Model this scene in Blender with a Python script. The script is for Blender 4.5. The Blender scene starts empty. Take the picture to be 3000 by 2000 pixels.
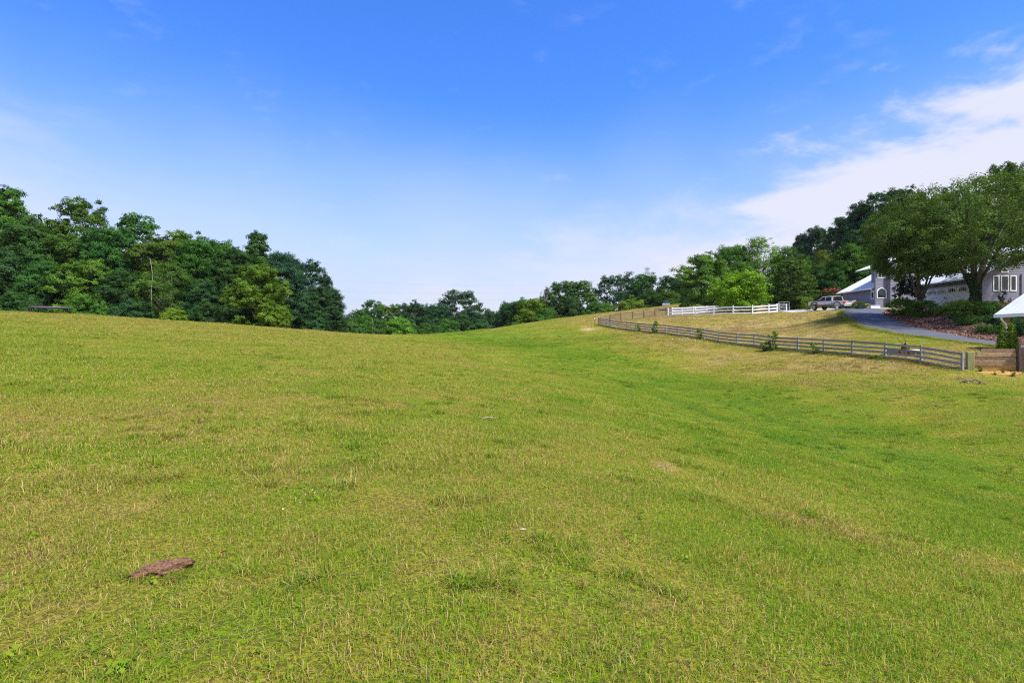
import bpy, math, random
import numpy as np
from mathutils import Vector, Matrix

random.seed(7)
rng = np.random.default_rng(7)
S = bpy.context.scene
COL = S.collection
R = math.radians

# ------------------------------------------------------------------ camera
F, EYE = 1667.0, 1.6                      # focal length in photo pixels, eye height
cam = bpy.data.cameras.new('camera')
cam.lens = F / 3000 * 36
cam.sensor_width = 36
cam.clip_start = 0.05
cam.clip_end = 6000
cam_ob = bpy.data.objects.new('camera', cam)
cam_ob.location = (0, 0, EYE)
cam_ob.rotation_euler = (R(90), 0, 0)
COL.objects.link(cam_ob)
S.camera = cam_ob

# ------------------------------------------------------------------ light
SUN_EL, SUN_AZ = 56.0, 128.0              # degrees; azimuth from +Y (ahead) towards +X (right)
sd = Vector((math.sin(R(SUN_AZ)) * math.cos(R(SUN_EL)), math.cos(R(SUN_AZ)) * math.cos(R(SUN_EL)), math.sin(R(SUN_EL))))
sun = bpy.data.lights.new('sun', 'SUN')
sun.energy = 4.9
sun.angle = R(3.5)
sun.color = (1.0, 0.95, 0.86)
sun_ob = bpy.data.objects.new('sun', sun)
sun_ob.rotation_euler = (-sd).to_track_quat('-Z', 'Y').to_euler()
sun_ob.location = (0, 0, 200)
COL.objects.link(sun_ob)

S.view_settings.view_transform = 'Standard'
S.view_settings.look = 'None'
S.view_settings.gamma = 1
S.view_settings.exposure = 0.7
S.view_settings.use_curve_mapping = False
S.cycles.use_denoising = False
S.cycles.filter_width = 1.15
S.cycles.use_adaptive_sampling = False
S.cycles.sample_clamp_indirect = 4.0
S.cycles.max_bounces = 6
S.cycles.diffuse_bounces = 3
S.cycles.transmission_bounces = 4
S.cycles.transparent_max_bounces = 8
S.cycles.volume_bounces = 0


class NT:
    """small helper for node trees"""
    def __init__(self, tree):
        self.t = tree
        tree.nodes.clear()
    def n(self, kind, **kw):
        nd = self.t.nodes.new(kind)
        for k, v in kw.items():
            if k.startswith('i_'):
                key = k[2:]
                nd.inputs[int(key) if key.isdigit() else key.replace('_', ' ')].default_value = v
            else:
                setattr(nd, k, v)
        return nd
    def l(self, a, b):
        self.t.links.new(a, b)
    def val(self, a, b, op='MULTIPLY', clamp=False):
        m = self.n('ShaderNodeMath', operation=op)
        m.use_clamp = clamp
        for i, x in enumerate((a, b)):
            if hasattr(x, 'links'):
                self.l(x, m.inputs[i])
            elif x is not None:
                m.inputs[i].default_value = x
        return m.outputs[0]
    def mix(self, fac, a, b, blend='MIX'):
        m = self.n('ShaderNodeMix', data_type='RGBA', blend_type=blend)
        for i, x in ((0, fac), (6, a), (7, b)):
            if hasattr(x, 'links'):
                self.l(x, m.inputs[i])
            else:
                m.inputs[i].default_value = x if i == 0 else (*x, 1)
        return m.outputs[2]
    def ramp(self, fac, stops):
        r = self.n('ShaderNodeValToRGB')
        e = r.color_ramp.elements
        while len(e) > 1:
            e.remove(e[-1])
        e[0].position = stops[0][0]; e[0].color = (*stops[0][1], 1)
        for p, c in stops[1:]:
            x = e.new(p); x.color = (*c, 1)
        self.l(fac, r.inputs[0])
        return r.outputs[0]
    def maprange(self, x, a, b, c=0.0, d=1.0, smooth=True):
        m = self.n('ShaderNodeMapRange')
        if smooth:
            m.interpolation_type = 'SMOOTHSTEP'
        self.l(x, m.inputs[0])
        for i, q in enumerate((a, b, c, d)):
            m.inputs[i + 1].default_value = q
        return m.outputs[0]


# ------------------------------------------------------------------ sky: Nishita air, hazy horizon, thin cloud
world = bpy.data.worlds.new('World')
S.world = world
world.use_nodes = True
w = NT(world.node_tree)
sky = w.n('ShaderNodeTexSky', sky_type='NISHITA')
sky.sun_disc = False
sky.sun_elevation = R(SUN_EL)
sky.sun_rotation = R(SUN_AZ)
sky.air_density = 1.25
sky.dust_density = 0.6
sky.ozone_density = 2.0
sky.altitude = 400
tc = w.n('ShaderNodeTexCoord')
DIR = tc.outputs['Generated']
hs = w.n('ShaderNodeHueSaturation', i_Saturation=1.08, i_Value=1.0, i_Hue=0.5)
w.l(w.mix(1.0, sky.outputs[0], (.80, 1.12, 1.95), 'MULTIPLY'), hs.inputs['Color'])
sep = w.n('ShaderNodeSeparateXYZ'); w.l(DIR, sep.inputs[0])
elev = sep.outputs[2]
# horizon haze: air thickens downwards
noi = w.n('ShaderNodeTexNoise', i_Scale=1.6, i_Detail=3.0, i_Roughness=0.5); w.l(DIR, noi.inputs['Vector'])
nz = w.val(w.val(noi.outputs[0], 0.5, 'SUBTRACT'), 0.30)
hz = w.maprange(w.val(elev, nz, 'ADD'), 0.46, 0.02)
hz = w.val(hz, 0.97)
HAZE = (4.9, 5.5, 6.7)
c1 = w.mix(hz, hs.outputs[0], HAZE)
# cloud banks: fields round chosen directions, torn by noise stretched along the wind
mp = w.n('ShaderNodeMapping'); w.l(DIR, mp.inputs[0])
mp.inputs['Rotation'].default_value = (0.0, R(28), R(20))
mp.inputs['Scale'].default_value = (1.0, 1.0, 2.4)
n1 = w.n('ShaderNodeTexNoise', i_Scale=4.2, i_Detail=10.0, i_Roughness=0.60, i_Distortion=0.5); w.l(mp.outputs[0], n1.inputs['Vector'])
n2 = w.n('ShaderNodeTexNoise', i_Scale=9.0, i_Detail=6.0, i_Roughness=0.6, i_Distortion=0.2); w.l(mp.outputs[0], n2.inputs['Vector'])
cl = None
# the bank in view lies below a plane that climbs to the right; others stand round the rest of the sky
for n_, lo, hi, amp in (((.60, .0, -1.0), -.025, .075, 1.0), ((.20, .180, -1.0), -.03, .11, .6), ((-.30, -.95, -.62), -.05, .22, .9), ((-1.2, .1, -1.0), .30, .55, .6)):
    dp = w.n('ShaderNodeVectorMath', operation='DOT_PRODUCT'); w.l(DIR, dp.inputs[0]); dp.inputs[1].default_value = Vector(n_).normalized()
    d0 = w.val(dp.outputs['Value'], w.val(w.val(n2.outputs[0], 0.5, 'SUBTRACT'), 0.16), 'ADD')
    d = w.val(d0, w.val(w.val(n1.outputs[0], 0.5, 'SUBTRACT'), 0.34), 'ADD')
    m = w.val(w.maprange(d, lo, hi), amp)
    cl = m if cl is None else w.val(cl, m, 'MAXIMUM')
wisp = w.maprange(n2.outputs[0], 0.55, 0.84, 0.0, 0.16)
cl = w.val(w.val(cl, 0.93), wisp, 'MAXIMUM')
CLOUD = (6.0, 6.1, 7.0)
c2 = w.mix(cl, c1, CLOUD)
bg = w.n('ShaderNodeBackground', i_Strength=0.085)
w.l(c2, bg.inputs[0])
wo = w.n('ShaderNodeOutputWorld'); w.l(bg.outputs[0], wo.inputs[0])

# ------------------------------------------------------------------ terrain shape
def at(u, v, D):
    """photo pixel + distance ahead -> place in the world"""
    return ((u - 1500) / F * D, D, EYE + (1000 - v) / F * D)

CP=[(0,0,0),(0,3,0),(-4,3,.12),(4,3,-.42),(0,8,0.02),(-8,8,.5),(8.8,7,-1.35),(10,13,-1.65),(19,18,-.95),(10,23,-1.45),(5,14,-.75),(14,8,-1.15),(16,30,-.55),(0,16,.1),(-16,16,1.15),
(-30,-20,1.8),(0,-20,.3),(12,-20,-2.2),(30,-20,-1.5),(-20,30,1.9),(-36,38,3.0),(-60,30,4.2),(0,28,.05),(5,45,.1),(8.5,32,-.95),(-10,50,1.4),(-30,60,3.1),(-5,75,1.7),(6,70,1.9),(17,45,.25),(24,26,-.5),(40,10,-.2),(34,26,.3)]
# crest line
CREST=[(0,916,70),(198,922.5,74),(319,929,77),(500,941.5,82),(701,951.5,88),(900,969.6,95),(1027,980.6,100),(1155,986,105),(1232,983.7,108),(1334,975.5,108),(1408,967.5,108),(1536,948.5,108),(1646,932,110),(1754,918.8,112),(1936,898,115),(2016,887.5,120)]
for u,v,d in CREST: CP.append(at(u,v,d))
for u,v,d in CREST:
    CP.append(at(u,v+7,d*1.12)); CP.append(at(u,v+36,d*1.45))
CP+= [(-90,70,6.0),(-120,110,5.5),(-200,60,7),(-150,200,2)]
FP = np.array([(12.65, 83.00, 4.02), (13.09, 80.51, 3.82), (13.64, 78.02, 3.52), (14.24, 75.52, 3.29), (14.76, 73.02, 3.08), (15.38, 70.51, 2.87), (15.96, 68.01, 2.71), (16.47, 65.51, 2.55), (17.08, 63.01, 2.39), (17.66, 60.51, 2.21), (18.23, 58.02, 2.00), (18.79, 55.53, 1.78), (19.35, 53.06, 1.55), (19.99, 50.59, 1.35), (20.51, 48.14, 1.16), (21.17, 45.69, 1.03), (21.75, 43.27, 0.90), (22.39, 40.86, 0.80), (23.01, 38.46, 0.67), (23.68, 36.09, 0.49), (24.26, 33.73, 0.31), (24.85, 31.40, 0.13)])   # feet of the old board fence's posts
for p in FP[::2]: CP.append(tuple(p))
# back fence, white fence, drive etc
W=[(1957,926.8,88),(1997,925.3,85.5),(2037,924,83),(2090.7,921.7,81),(2148,920,79.5),(2204.7,918.7,78.5),(2252,916.2,79),(2276,915,80),(2303.5,914.3,82)]
CP+=[at(*q) for q in W[::2]]
CP+=[at(1837,938,85.5),at(1952,923,91.5),at(2090,911,99)]
DL=[(2466,909.7,68),(2472,926.7,62),(2487,938.6,58.5),(2513,950.5,55),(2572,967.5,50),(2640,979.4,46),(2706,987.2,43),(2834,1005,38.5),(2920,1014,36.5),(3040,1025,34.5)]
DR=[(2606,905.8,70),(2585,921,65),(2604,934,60.5),(2655,951.7,55),(2732,971,49.5),(2834,990,43.8),(2923,1002.8,40.8),(3040,1017,38)]
CP+=[at(*q) for q in DL]+[at(*q) for q in DR]
CP+=[at(2300,958,64),at(2150,975,62),at(2380,945,66),at(2420,985,52),(30,34.5,1.0),(26,30.6,-.2),(27.6,29.8,-.25),(27.8,33.2,.9),(25,29,-.3)]
CP+=[at(2490,909,77),at(2400,911,80),at(2590,900,76),at(2715,927,57.5),at(2810,937,53),at(2640,925,60)]
CP+=[(46.5,60,5.15),(46.7,56.5,5.3),(50,70,5.7),(56,60,5.3),(60,75,6.4),(43.7,54,5.1),(46,52,4.6),(48,46,3.2),(42,45,2.7)]
CP+=[(60,100,9.5),(80,110,13),(100,90,11),(90,60,7),(60,35,3),(80,20,0),(54,116,9.2),(44,142,5.0),(90,140,19),(85,170,17),(150,120,20),(200,60,12),(160,0,0),(45,-30,-1.5)]
CP+=[(0,190,-7),(-60,190,-4),(60,220,0),(0,300,-4),(100,300,5),(-200,300,0),(250,250,20),(-400,0,6),(-400,500,0),(400,500,10),(0,700,0),(400,-100,0),(-300,-200,3),(300,-300,-2)]
CP=np.array(CP,float)
def tps_fit(P,lam):
    n=len(P); d=np.linalg.norm(P[:,None,:2]-P[None,:,:2],axis=2)
    K=np.where(d>0,d*d*np.log(d+1e-9),0)
    A=np.zeros((n+3,n+3)); A[:n,:n]=K+lam*np.eye(n); A[:n,n]=1; A[:n,n+1:]=P[:,:2]; A[n,:n]=1; A[n+1:,:n]=P[:,:2].T
    b=np.r_[P[:,2],0,0,0]
    return np.linalg.solve(A,b)
COEF=tps_fit(CP,.6)
def _h(ix, iy, seed):
    h = (ix.astype(np.int64) * 374761393 + iy.astype(np.int64) * 668265263 + seed * 144665) & 0x7fffffff
    h = ((h ^ (h >> 13)) * 1274126177) & 0x7fffffff
    return ((h ^ (h >> 16)) & 0xffff) / 65535.0
def vnoise(x, y, seed=0):
    x = np.asarray(x, float); y = np.asarray(y, float)
    ix = np.floor(x); iy = np.floor(y)
    fx = x - ix; fy = y - iy
    fx = fx * fx * (3 - 2 * fx); fy = fy * fy * (3 - 2 * fy)
    a = _h(ix, iy, seed); b = _h(ix + 1, iy, seed); c = _h(ix, iy + 1, seed); d = _h(ix + 1, iy + 1, seed)
    return (a * (1 - fx) + b * fx) * (1 - fy) + (c * (1 - fx) + d * fx) * fy
def fbm(x, y, seed=0, octs=4):
    s = 0; amp = .5; tot = 0
    for i in range(octs):
        s = s + amp * vnoise(x * 2 ** i + 13.7 * i, y * 2 ** i - 7.1 * i, seed + i); tot += amp; amp *= .55
    return s / tot
def height(x, y):
    x = np.asarray(x, float); sh = x.shape; x = x.ravel(); y = np.asarray(y, float).ravel()
    out = np.zeros(len(x)); n = len(CP)
    for i in range(0, len(x), 20000):
        a, b = x[i:i + 20000], y[i:i + 20000]
        d2 = (a[:, None] - CP[None, :, 0]) ** 2 + (b[:, None] - CP[None, :, 1]) ** 2
        out[i:i + 20000] = (.5 * d2 * np.log(d2 + 1e-12)) @ COEF[:n] + COEF[n] + COEF[n + 1] * a + COEF[n + 2] * b
    # hummocks of a grazed pasture
    out += (fbm(x / 2.3, y / 2.3, 31, 3) - .5) * .17 * np.clip((np.hypot(x, y) - .5) / 3, 0, 1)
    return out.reshape(sh)
def hz(x, y):
    return float(height(np.array([x]), np.array([y]))[0])
def inside(poly, x, y):
    x = np.asarray(x, float); y = np.asarray(y, float); r = np.zeros(x.shape, bool); n = len(poly)
    for i in range(n):
        x0, y0 = poly[i][:2]; x1, y1 = poly[(i + 1) % n][:2]
        if y0 == y1: continue
        c = ((y0 > y) != (y1 > y)) & (x < (x1 - x0) * (y - y0) / (y1 - y0) + x0)
        r ^= c
    return r
def dist_poly(pts, x, y, full=False):
    best = np.full(np.asarray(x).shape, 1e9); side = np.zeros_like(best); along = np.zeros_like(best); acc = 0.0
    for (x0, y0), (x1, y1) in zip(pts[:-1], pts[1:]):
        dx, dy = x1 - x0, y1 - y0; L = math.hypot(dx, dy)
        t = np.clip(((x - x0) * dx + (y - y0) * dy) / (L * L), 0, 1)
        d = np.hypot(x - x0 - t * dx, y - y0 - t * dy); k = d < best
        best = np.where(k, d, best); side = np.where(k, np.sign((x - x0) * dy - (y - y0) * dx), side); along = np.where(k, acc + t * L, along); acc += L
    return (best, best * side, along) if full else best
DLW = np.array([at(*q) for q in DL]); DRW = np.array([at(*q) for q in DR])
WF = np.array([at(*q) for q in W])
P_DRIVE = [tuple(p[:2]) for p in DLW] + [tuple(p[:2]) for p in DRW[::-1]] + [(44.6, 74.5), (39.8, 74.5)]
P_PAD = [(38.6, 79.0), (39.0, 74.0), (39.6, 69.0), (46.8, 69.0), (48.2, 76.5), (48.4, 84.5), (40.0, 88)]
P_LAWN = [tuple(p[:2]) for p in FP[::-1]] + [(17.5, 86), (24.8, 91.5), (30, 95.5), (38, 93), (40, 80), (39.6, 69.5)] + [tuple(p[:2]) for p in DLW]
P_MULCH = [tuple(p[:2]) for p in DRW] + [(42, 37), (52, 40), (48.5, 50.5), (45.5, 52.6), (44.9, 58), (44.0, 66), (46.0, 71.5)]
P_HOUSE = [(46.6, 56.4), (57, 56.4), (57, 86), (48.6, 86), (48.6, 76), (46.6, 65.6)]
SWALE = [(-14, 108), (-4, 80), (2, 58), (6, 42), (8, 32), (9.3, 20), (9.4, 12), (9, 5), (8, -8)]
def _sm(pts, n=8):
    P = np.array(pts, float); t = np.arange(len(P)); q = np.linspace(0, len(P) - 1, (len(P) - 1) * n + 1); c = np.stack([np.interp(q, t, P[:, k]) for k in (0, 1)], 1)
    for _ in range(n * 2): c[1:-1] = (c[:-2] + 2 * c[1:-1] + c[2:]) / 4
    return [tuple(v) for v in c[::3]]
SWALE_S = _sm(SWALE)
def dryness(x, y):
    """0 lush green .. 1 straw, from where the ground holds water and where it is mown"""
    x = np.asarray(x, float); y = np.asarray(y, float)
    big = fbm(x / 11, y / 11, 3, 4); mid = fbm(x / 2.2, y / 2.2, 11, 3); sm = fbm(x / .35, y / .35, 17, 2)
    d = .49 + (big - .5) * .28 + (mid - .5) * .36 + (sm - .5) * .5
    sw, ss, al = dist_poly(SWALE_S, x, y, True)
    d -= .26 * np.exp(-(sw / 6.0) ** 2)
    slope = np.clip((x - 8) / 8, 0, 1) * np.clip((y - 24) / 10, 0, 1) * np.clip((sw - 3) / 5, 0, 1)
    d += .24 * slope
    d += .13 * np.clip((-x - 8) / 25, 0, 1) * np.clip((y - 22) / 25, 0, 1)
    # drag lines left by the mower, running with the swale
    ln = fbm(ss / .4, al / 22, 23, 3) - .5
    d += .62 * ln * np.exp(-(ss / 12) ** 2) * np.clip((np.hypot(x, y) - 7) / 6, 0, 1)
    # thatch and worn spots close by
    sp = fbm(x / .8, y / .8, 61, 3)
    d = np.where((sp > .75) & (y < 12), np.clip(d + (sp - .75) * 5, 0, .9), d)
    d += .09 * np.clip((13 - y) / 9, 0, 1)
    lawn = inside(P_LAWN, x, y)
    # the lawn is cut in curved passes that follow the bank
    q = np.hypot(x - 44.0, (y - 98.0) * .92)
    q = q + 1.2 * (fbm(x / 9, y / 9, 41, 2) - .5)
    st = np.sin(q * 2 * np.pi / 2.3)
    dl = .85 + .16 * st + (big - .5) * .5 + (mid - .5) * .35 + .18 * (st > .86)
    edge = dist_poly([tuple(p[:2]) for p in DLW], x, y)
    dl -= .30 * np.exp(-(edge / 2.2) ** 2)
    dl -= .20 * np.exp(-(np.hypot((x - 27) / 5, (y - 41) / 6)) ** 2)
    d = np.where(lawn, dl, d)
    # bare sandy scrape by the fence corner, clay below the timber wall
    s1 = np.exp(-(np.hypot((x - 10.6) / 1.0, (y - 79.0) / 3.2)) ** 2 * 1.2)
    return np.clip(d, 0, 1), s1

# ------------------------------------------------------------------ materials
def new_mat(name):
    m = bpy.data.materials.new(name); m.use_nodes = True
    return m, NT(m.node_tree)
GRASS_RAMP = [(0.0, (.072, .160, .018)), (.20, (.122, .242, .012)), (.42, (.185, .268, .011)), (.58, (.285, .272, .026)), (.74, (.37, .280, .074)), (.88, (.48, .37, .15)), (1.0, (.17, .10, .05))]
def mat_plain(name, col, rough=.6, metal=0.0, var=.12, scale=6.0, bump=0.0, bscale=40.0, spec=.4, stretch=None, var2=None):
    """paint, plastic, metal: base colour with uneven wear and fine relief"""
    m, t = new_mat(name)
    tc = t.n('ShaderNodeTexCoord')
    vec = tc.outputs['Object']
    if stretch:
        mp = t.n('ShaderNodeMapping'); mp.inputs['Scale'].default_value = stretch; t.l(vec, mp.inputs[0]); vec = mp.outputs[0]
    nz = t.n('ShaderNodeTexNoise', i_Scale=scale, i_Detail=5.0, i_Roughness=.6); t.l(vec, nz.inputs['Vector'])
    lo = tuple(c * (1 - var) for c in col); hi = tuple(min(1, c * (1 + var)) for c in (var2 or col))
    c = t.ramp(nz.outputs[0], [(.3, lo), (.7, hi)])
    b = t.n('ShaderNodeBsdfPrincipled', i_Roughness=rough, i_Metallic=metal)
    b.inputs['Specular IOR Level'].default_value = spec
    t.l(c, b.inputs['Base Color'])
    if bump:
        n2 = t.n('ShaderNodeTexNoise', i_Scale=bscale, i_Detail=4.0); t.l(vec, n2.inputs['Vector'])
        bp = t.n('ShaderNodeBump', i_Strength=bump, i_Distance=.02); t.l(n2.outputs[0], bp.inputs['Height']); t.l(bp.outputs[0], b.inputs['Normal'])
    o = t.n('ShaderNodeOutputMaterial'); t.l(b.outputs[0], o.inputs[0])
    return m
def mat_wood(name, a, b_, c, axis=0, lichen=None):
    """weathered board: grain along one axis, knots, lichen along upper edges left to chance"""
    m, t = new_mat(name)
    tc = t.n('ShaderNodeTexCoord'); oi = t.n('ShaderNodeObjectInfo')
    ad = t.n('ShaderNodeVectorMath', operation='ADD'); t.l(tc.outputs['Object'], ad.inputs[0])
    cb = t.n('ShaderNodeCombineXYZ'); sc = t.val(oi.outputs['Random'], 37.0); t.l(sc, cb.inputs[0]); t.l(sc, cb.inputs[1]); t.l(cb.outputs[0], ad.inputs[1])
    mp = t.n('ShaderNodeMapping'); s = [14, 14, 14]; s[axis] = 1.0; mp.inputs['Scale'].default_value = s; t.l(ad.outputs[0], mp.inputs[0])
    n1 = t.n('ShaderNodeTexNoise', i_Scale=2.2, i_Detail=6.0, i_Roughness=.65, i_Distortion=.6); t.l(mp.outputs[0], n1.inputs['Vector'])
    col = t.ramp(n1.outputs[0], [(.28, a), (.5, b_), (.72, c)])
    n2 = t.n('ShaderNodeTexNoise', i_Scale=1.7, i_Detail=4.0); t.l(ad.outputs[0], n2.inputs['Vector'])
    if lichen:
        col = t.mix(t.maprange(n2.outputs[0], .56, .70, 0, .6), col, lichen)
    vv = t.val(t.val(oi.outputs['Random'], .4), .8, 'ADD')
    hv = t.n('ShaderNodeHueSaturation'); t.l(vv, hv.inputs['Value']); t.l(col, hv.inputs['Color'])
    b = t.n('ShaderNodeBsdfPrincipled', i_Roughness=.85); b.inputs['Specular IOR Level'].default_value = .2
    t.l(hv.outputs[0], b.inputs['Base Color'])
    bp = t.n('ShaderNodeBump', i_Strength=.5, i_Distance=.01); t.l(n1.outputs[0], bp.inputs['Height']); t.l(bp.outputs[0], b.inputs['Normal'])
    o = t.n('ShaderNodeOutputMaterial'); t.l(b.outputs[0], o.inputs[0])
    return m
def mat_leaf(name, dark=.6, light=1.4, warm=(1.25, 1.08, .6), trans=.22, gloss=.04):
    """leaves: the tree's own tint (object colour), each leaf a little different"""
    m, t = new_mat(name)
    oi = t.n('ShaderNodeObjectInfo')
    at_ = t.n('ShaderNodeAttribute', attribute_name='lv')
    k = t.val(t.val(at_.outputs['Fac'], light - dark), dark, 'ADD')
    hv = t.n('ShaderNodeHueSaturation'); t.l(k, hv.inputs['Value']); t.l(oi.outputs['Color'], hv.inputs['Color'])
    wm = t.mix(t.maprange(at_.outputs['Fac'], .72, 1.0, 0, .55), hv.outputs[0], warm, 'MULTIPLY')
    # some clumps younger and yellower than others
    ge = t.n('ShaderNodeNewGeometry')
    n1 = t.n('ShaderNodeTexNoise', i_Scale=.55, i_Detail=2.0); t.l(ge.outputs['Position'], n1.inputs['Vector'])
    wm = t.mix(t.maprange(n1.outputs[0], .5, .72, 0, .5), wm, (1.5, 1.22, .75), 'MULTIPLY')
    d = t.n('ShaderNodeBsdfDiffuse', i_Roughness=.6); t.l(wm, d.inputs[0])
    tr = t.n('ShaderNodeBsdfTranslucent'); tcol = t.mix(1.0, wm, (1.15, 1.25, .5), 'MULTIPLY'); t.l(tcol, tr.inputs[0])
    mx = t.n('ShaderNodeMixShader', i_0=trans); t.l(d.outputs[0], mx.inputs[1]); t.l(tr.outputs[0], mx.inputs[2])
    gl = t.n('ShaderNodeBsdfGlossy', i_Roughness=.6); gl.inputs[0].default_value = (.8, .9, .9, 1)
    mg = t.n('ShaderNodeMixShader', i_0=gloss * .2); t.l(mx.outputs[0], mg.inputs[1]); t.l(gl.outputs[0], mg.inputs[2])
    o = t.n('ShaderNodeOutputMaterial'); t.l(mg.outputs[0], o.inputs[0])
    return m
def mat_grass(name):
    m, t = new_mat(name)
    dry = t.n('ShaderNodeAttribute', attribute_name='dry', attribute_type='INSTANCER')
    b = t.n('ShaderNodeAttribute', attribute_name='lv')
    hgt = t.n('ShaderNodeAttribute', attribute_name='hg')
    k = t.val(t.val(dry.outputs['Fac'], 1.0), t.val(t.val(b.outputs['Fac'], .5, 'SUBTRACT'), .86), 'ADD', True)
    col = t.ramp(k, GRASS_RAMP)
    d = t.n('ShaderNodeBsdfDiffuse'); t.l(col, d.inputs[0])
    tr = t.n('ShaderNodeBsdfTranslucent'); tcol = t.mix(1.0, col, (1.2, 1.2, .6), 'MULTIPLY'); t.l(tcol, tr.inputs[0])
    mx = t.n('ShaderNodeMixShader', i_0=.32); t.l(d.outputs[0], mx.inputs[1]); t.l(tr.outputs[0], mx.inputs[2])
    gl = t.n('ShaderNodeBsdfGlossy', i_Roughness=.6)
    mg = t.n('ShaderNodeMixShader', i_0=.008); t.l(mx.outputs[0], mg.inputs[1]); t.l(gl.outputs[0], mg.inputs[2])
    o = t.n('ShaderNodeOutputMaterial'); t.l(mg.outputs[0], o.inputs[0])
    return m
def mat_ground():
    m, t = new_mat('pasture_ground')
    dry = t.n('ShaderNodeAttribute', attribute_name='dry'); bare = t.n('ShaderNodeAttribute', attribute_name='bare')
    ge = t.n('ShaderNodeNewGeometry')
    n1 = t.n('ShaderNodeTexNoise', i_Scale=5.0, i_Detail=6.0, i_Roughness=.7); t.l(ge.outputs['Position'], n1.inputs['Vector'])
    n2 = t.n('ShaderNodeTexNoise', i_Scale=45.0, i_Detail=4.0, i_Roughness=.7); t.l(ge.outputs['Position'], n2.inputs['Vector'])
    nn = t.val(t.val(n1.outputs[0], .5, 'SUBTRACT'), .45); n3 = t.val(t.val(n2.outputs[0], .5, 'SUBTRACT'), .55)
    k = t.val(t.val(dry.outputs['Fac'], nn, 'ADD'), n3, 'ADD', True)
    col = t.ramp(k, GRASS_RAMP)
    th = t.n('ShaderNodeTexNoise', i_Scale=28.0, i_Detail=3.0, i_Roughness=.65); t.l(ge.outputs['Position'], th.inputs['Vector'])
    col = t.mix(t.maprange(th.outputs[0], .42, .58, 0, .62), col, (.075, .052, .026))
    soil = t.ramp(n2.outputs[0], [(.3, (.30, .17, .07)), (.7, (.55, .38, .20))])
    col = t.mix(bare.outputs['Fac'], col, soil)
    b = t.n('ShaderNodeBsdfDiffuse'); t.l(col, b.inputs[0])
    bp = t.n('ShaderNodeBump', i_Strength=.8, i_Distance=.06); hh = t.val(n1.outputs[0], n2.outputs[0], 'ADD'); t.l(hh, bp.inputs['Height']); t.l(bp.outputs[0], b.inputs['Normal'])
    o = t.n('ShaderNodeOutputMaterial'); t.l(b.outputs[0], o.inputs[0])
    return m
def mat_glass(name, tint=(.02, .03, .03)):
    m, t = new_mat(name)
    b = t.n('ShaderNodeBsdfPrincipled', i_Roughness=.04); b.inputs['Base Color'].default_value = (*tint, 1); b.inputs['Specular IOR Level'].default_value = .6
    nz = t.n('ShaderNodeTexNoise', i_Scale=1.2); bp = t.n('ShaderNodeBump', i_Strength=.05, i_Distance=.02); t.l(nz.outputs[0], bp.inputs['Height']); t.l(bp.outputs[0], b.inputs['Normal'])
    o = t.n('ShaderNodeOutputMaterial'); t.l(b.outputs[0], o.inputs[0])
    return m
def mat_roof():
    m, t = new_mat('white_metal_roof')
    tc = t.n('ShaderNodeTexCoord')
    wv = t.n('ShaderNodeTexWave', wave_type='BANDS', bands_direction='Y', wave_profile='SIN', i_Scale=.7); t.l(tc.outputs['Object'], wv.inputs['Vector'])
    seam = t.maprange(wv.outputs[0], .93, .99)
    nz = t.n('ShaderNodeTexNoise', i_Scale=1.5, i_Detail=5.0); t.l(tc.outputs['Object'], nz.inputs['Vector'])
    col = t.ramp(nz.outputs[0], [(.3, (.62, .63, .64)), (.7, (.72, .73, .74))])
    b = t.n('ShaderNodeBsdfPrincipled', i_Roughness=.55); b.inputs['Specular IOR Level'].default_value = .15; t.l(col, b.inputs['Base Color'])
    bp = t.n('ShaderNodeBump', i_Strength=.7, i_Distance=.03); t.l(seam, bp.inputs['Height']); t.l(bp.outputs[0], b.inputs['Normal'])
    o = t.n('ShaderNodeOutputMaterial'); t.l(b.outputs[0], o.inputs[0])
    return m
M = {}
M['ground'] = mat_ground()
M['grass'] = mat_grass('grass_blade')
M['leaf'] = mat_leaf('leaf')
M['needle'] = mat_leaf('needle', .5, 1.4, (1.2, 1.05, .6), .12, .06)
M['petal'] = mat_plain('pink_petal', (.55, .02, .09), .7, var=.3)
M['yellow_petal'] = mat_plain('yellow_petal', (.75, .6, .03), .7, var=.2)
M['white_petal'] = mat_plain('white_petal', (.75, .75, .68), .7, var=.1)
M['bark'] = mat_wood('bark', (.035, .028, .022), (.085, .07, .058), (.14, .125, .11), 2)
M['bark_pale'] = mat_wood('pale_bark', (.12, .105, .09), (.24, .22, .20), (.38, .36, .33), 2)
M['rail'] = mat_wood('weathered_grey_board', (.115, .108, .108), (.235, .222, .222), (.36, .345, .345), 0, (.38, .30, .10))
M['rail_post'] = mat_wood('weathered_grey_post', (.13, .12, .125), (.26, .25, .26), (.40, .385, .39), 2)
M['brown_rail'] = mat_wood('brown_board', (.07, .05, .04), (.15, .115, .095), (.24, .19, .165), 0)
M['brown_post'] = mat_wood('brown_post', (.08, .05, .04), (.18, .12, .09), (.26, .19, .15), 2)
M['timber'] = mat_wood('sleeper', (.12, .072, .042), (.34, .225, .14), (.54, .40, .27), 0)
M['timber_clay'] = mat_wood('clay_stained_sleeper', (.22, .11, .03), (.42, .24, .07), (.52, .34, .14), 0)
M['timber_green'] = mat_wood('algae_post', (.14, .13, .05), (.26, .25, .11), (.36, .34, .18), 2)
M['timber_dark'] = mat_wood('dark_post', (.03, .02, .016), (.09, .06, .05), (.20, .15, .13), 2)
M['vinyl'] = mat_plain('white_vinyl', (.80, .81, .84), .45, var=.05, scale=2)
M['trim'] = mat_plain('white_trim', (.78, .79, .82), .5, var=.05, scale=3)
M['siding'] = mat_plain('grey_siding', (.20, .197, .265), .6, var=.10, scale=3, bump=.15, bscale=60)
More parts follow.
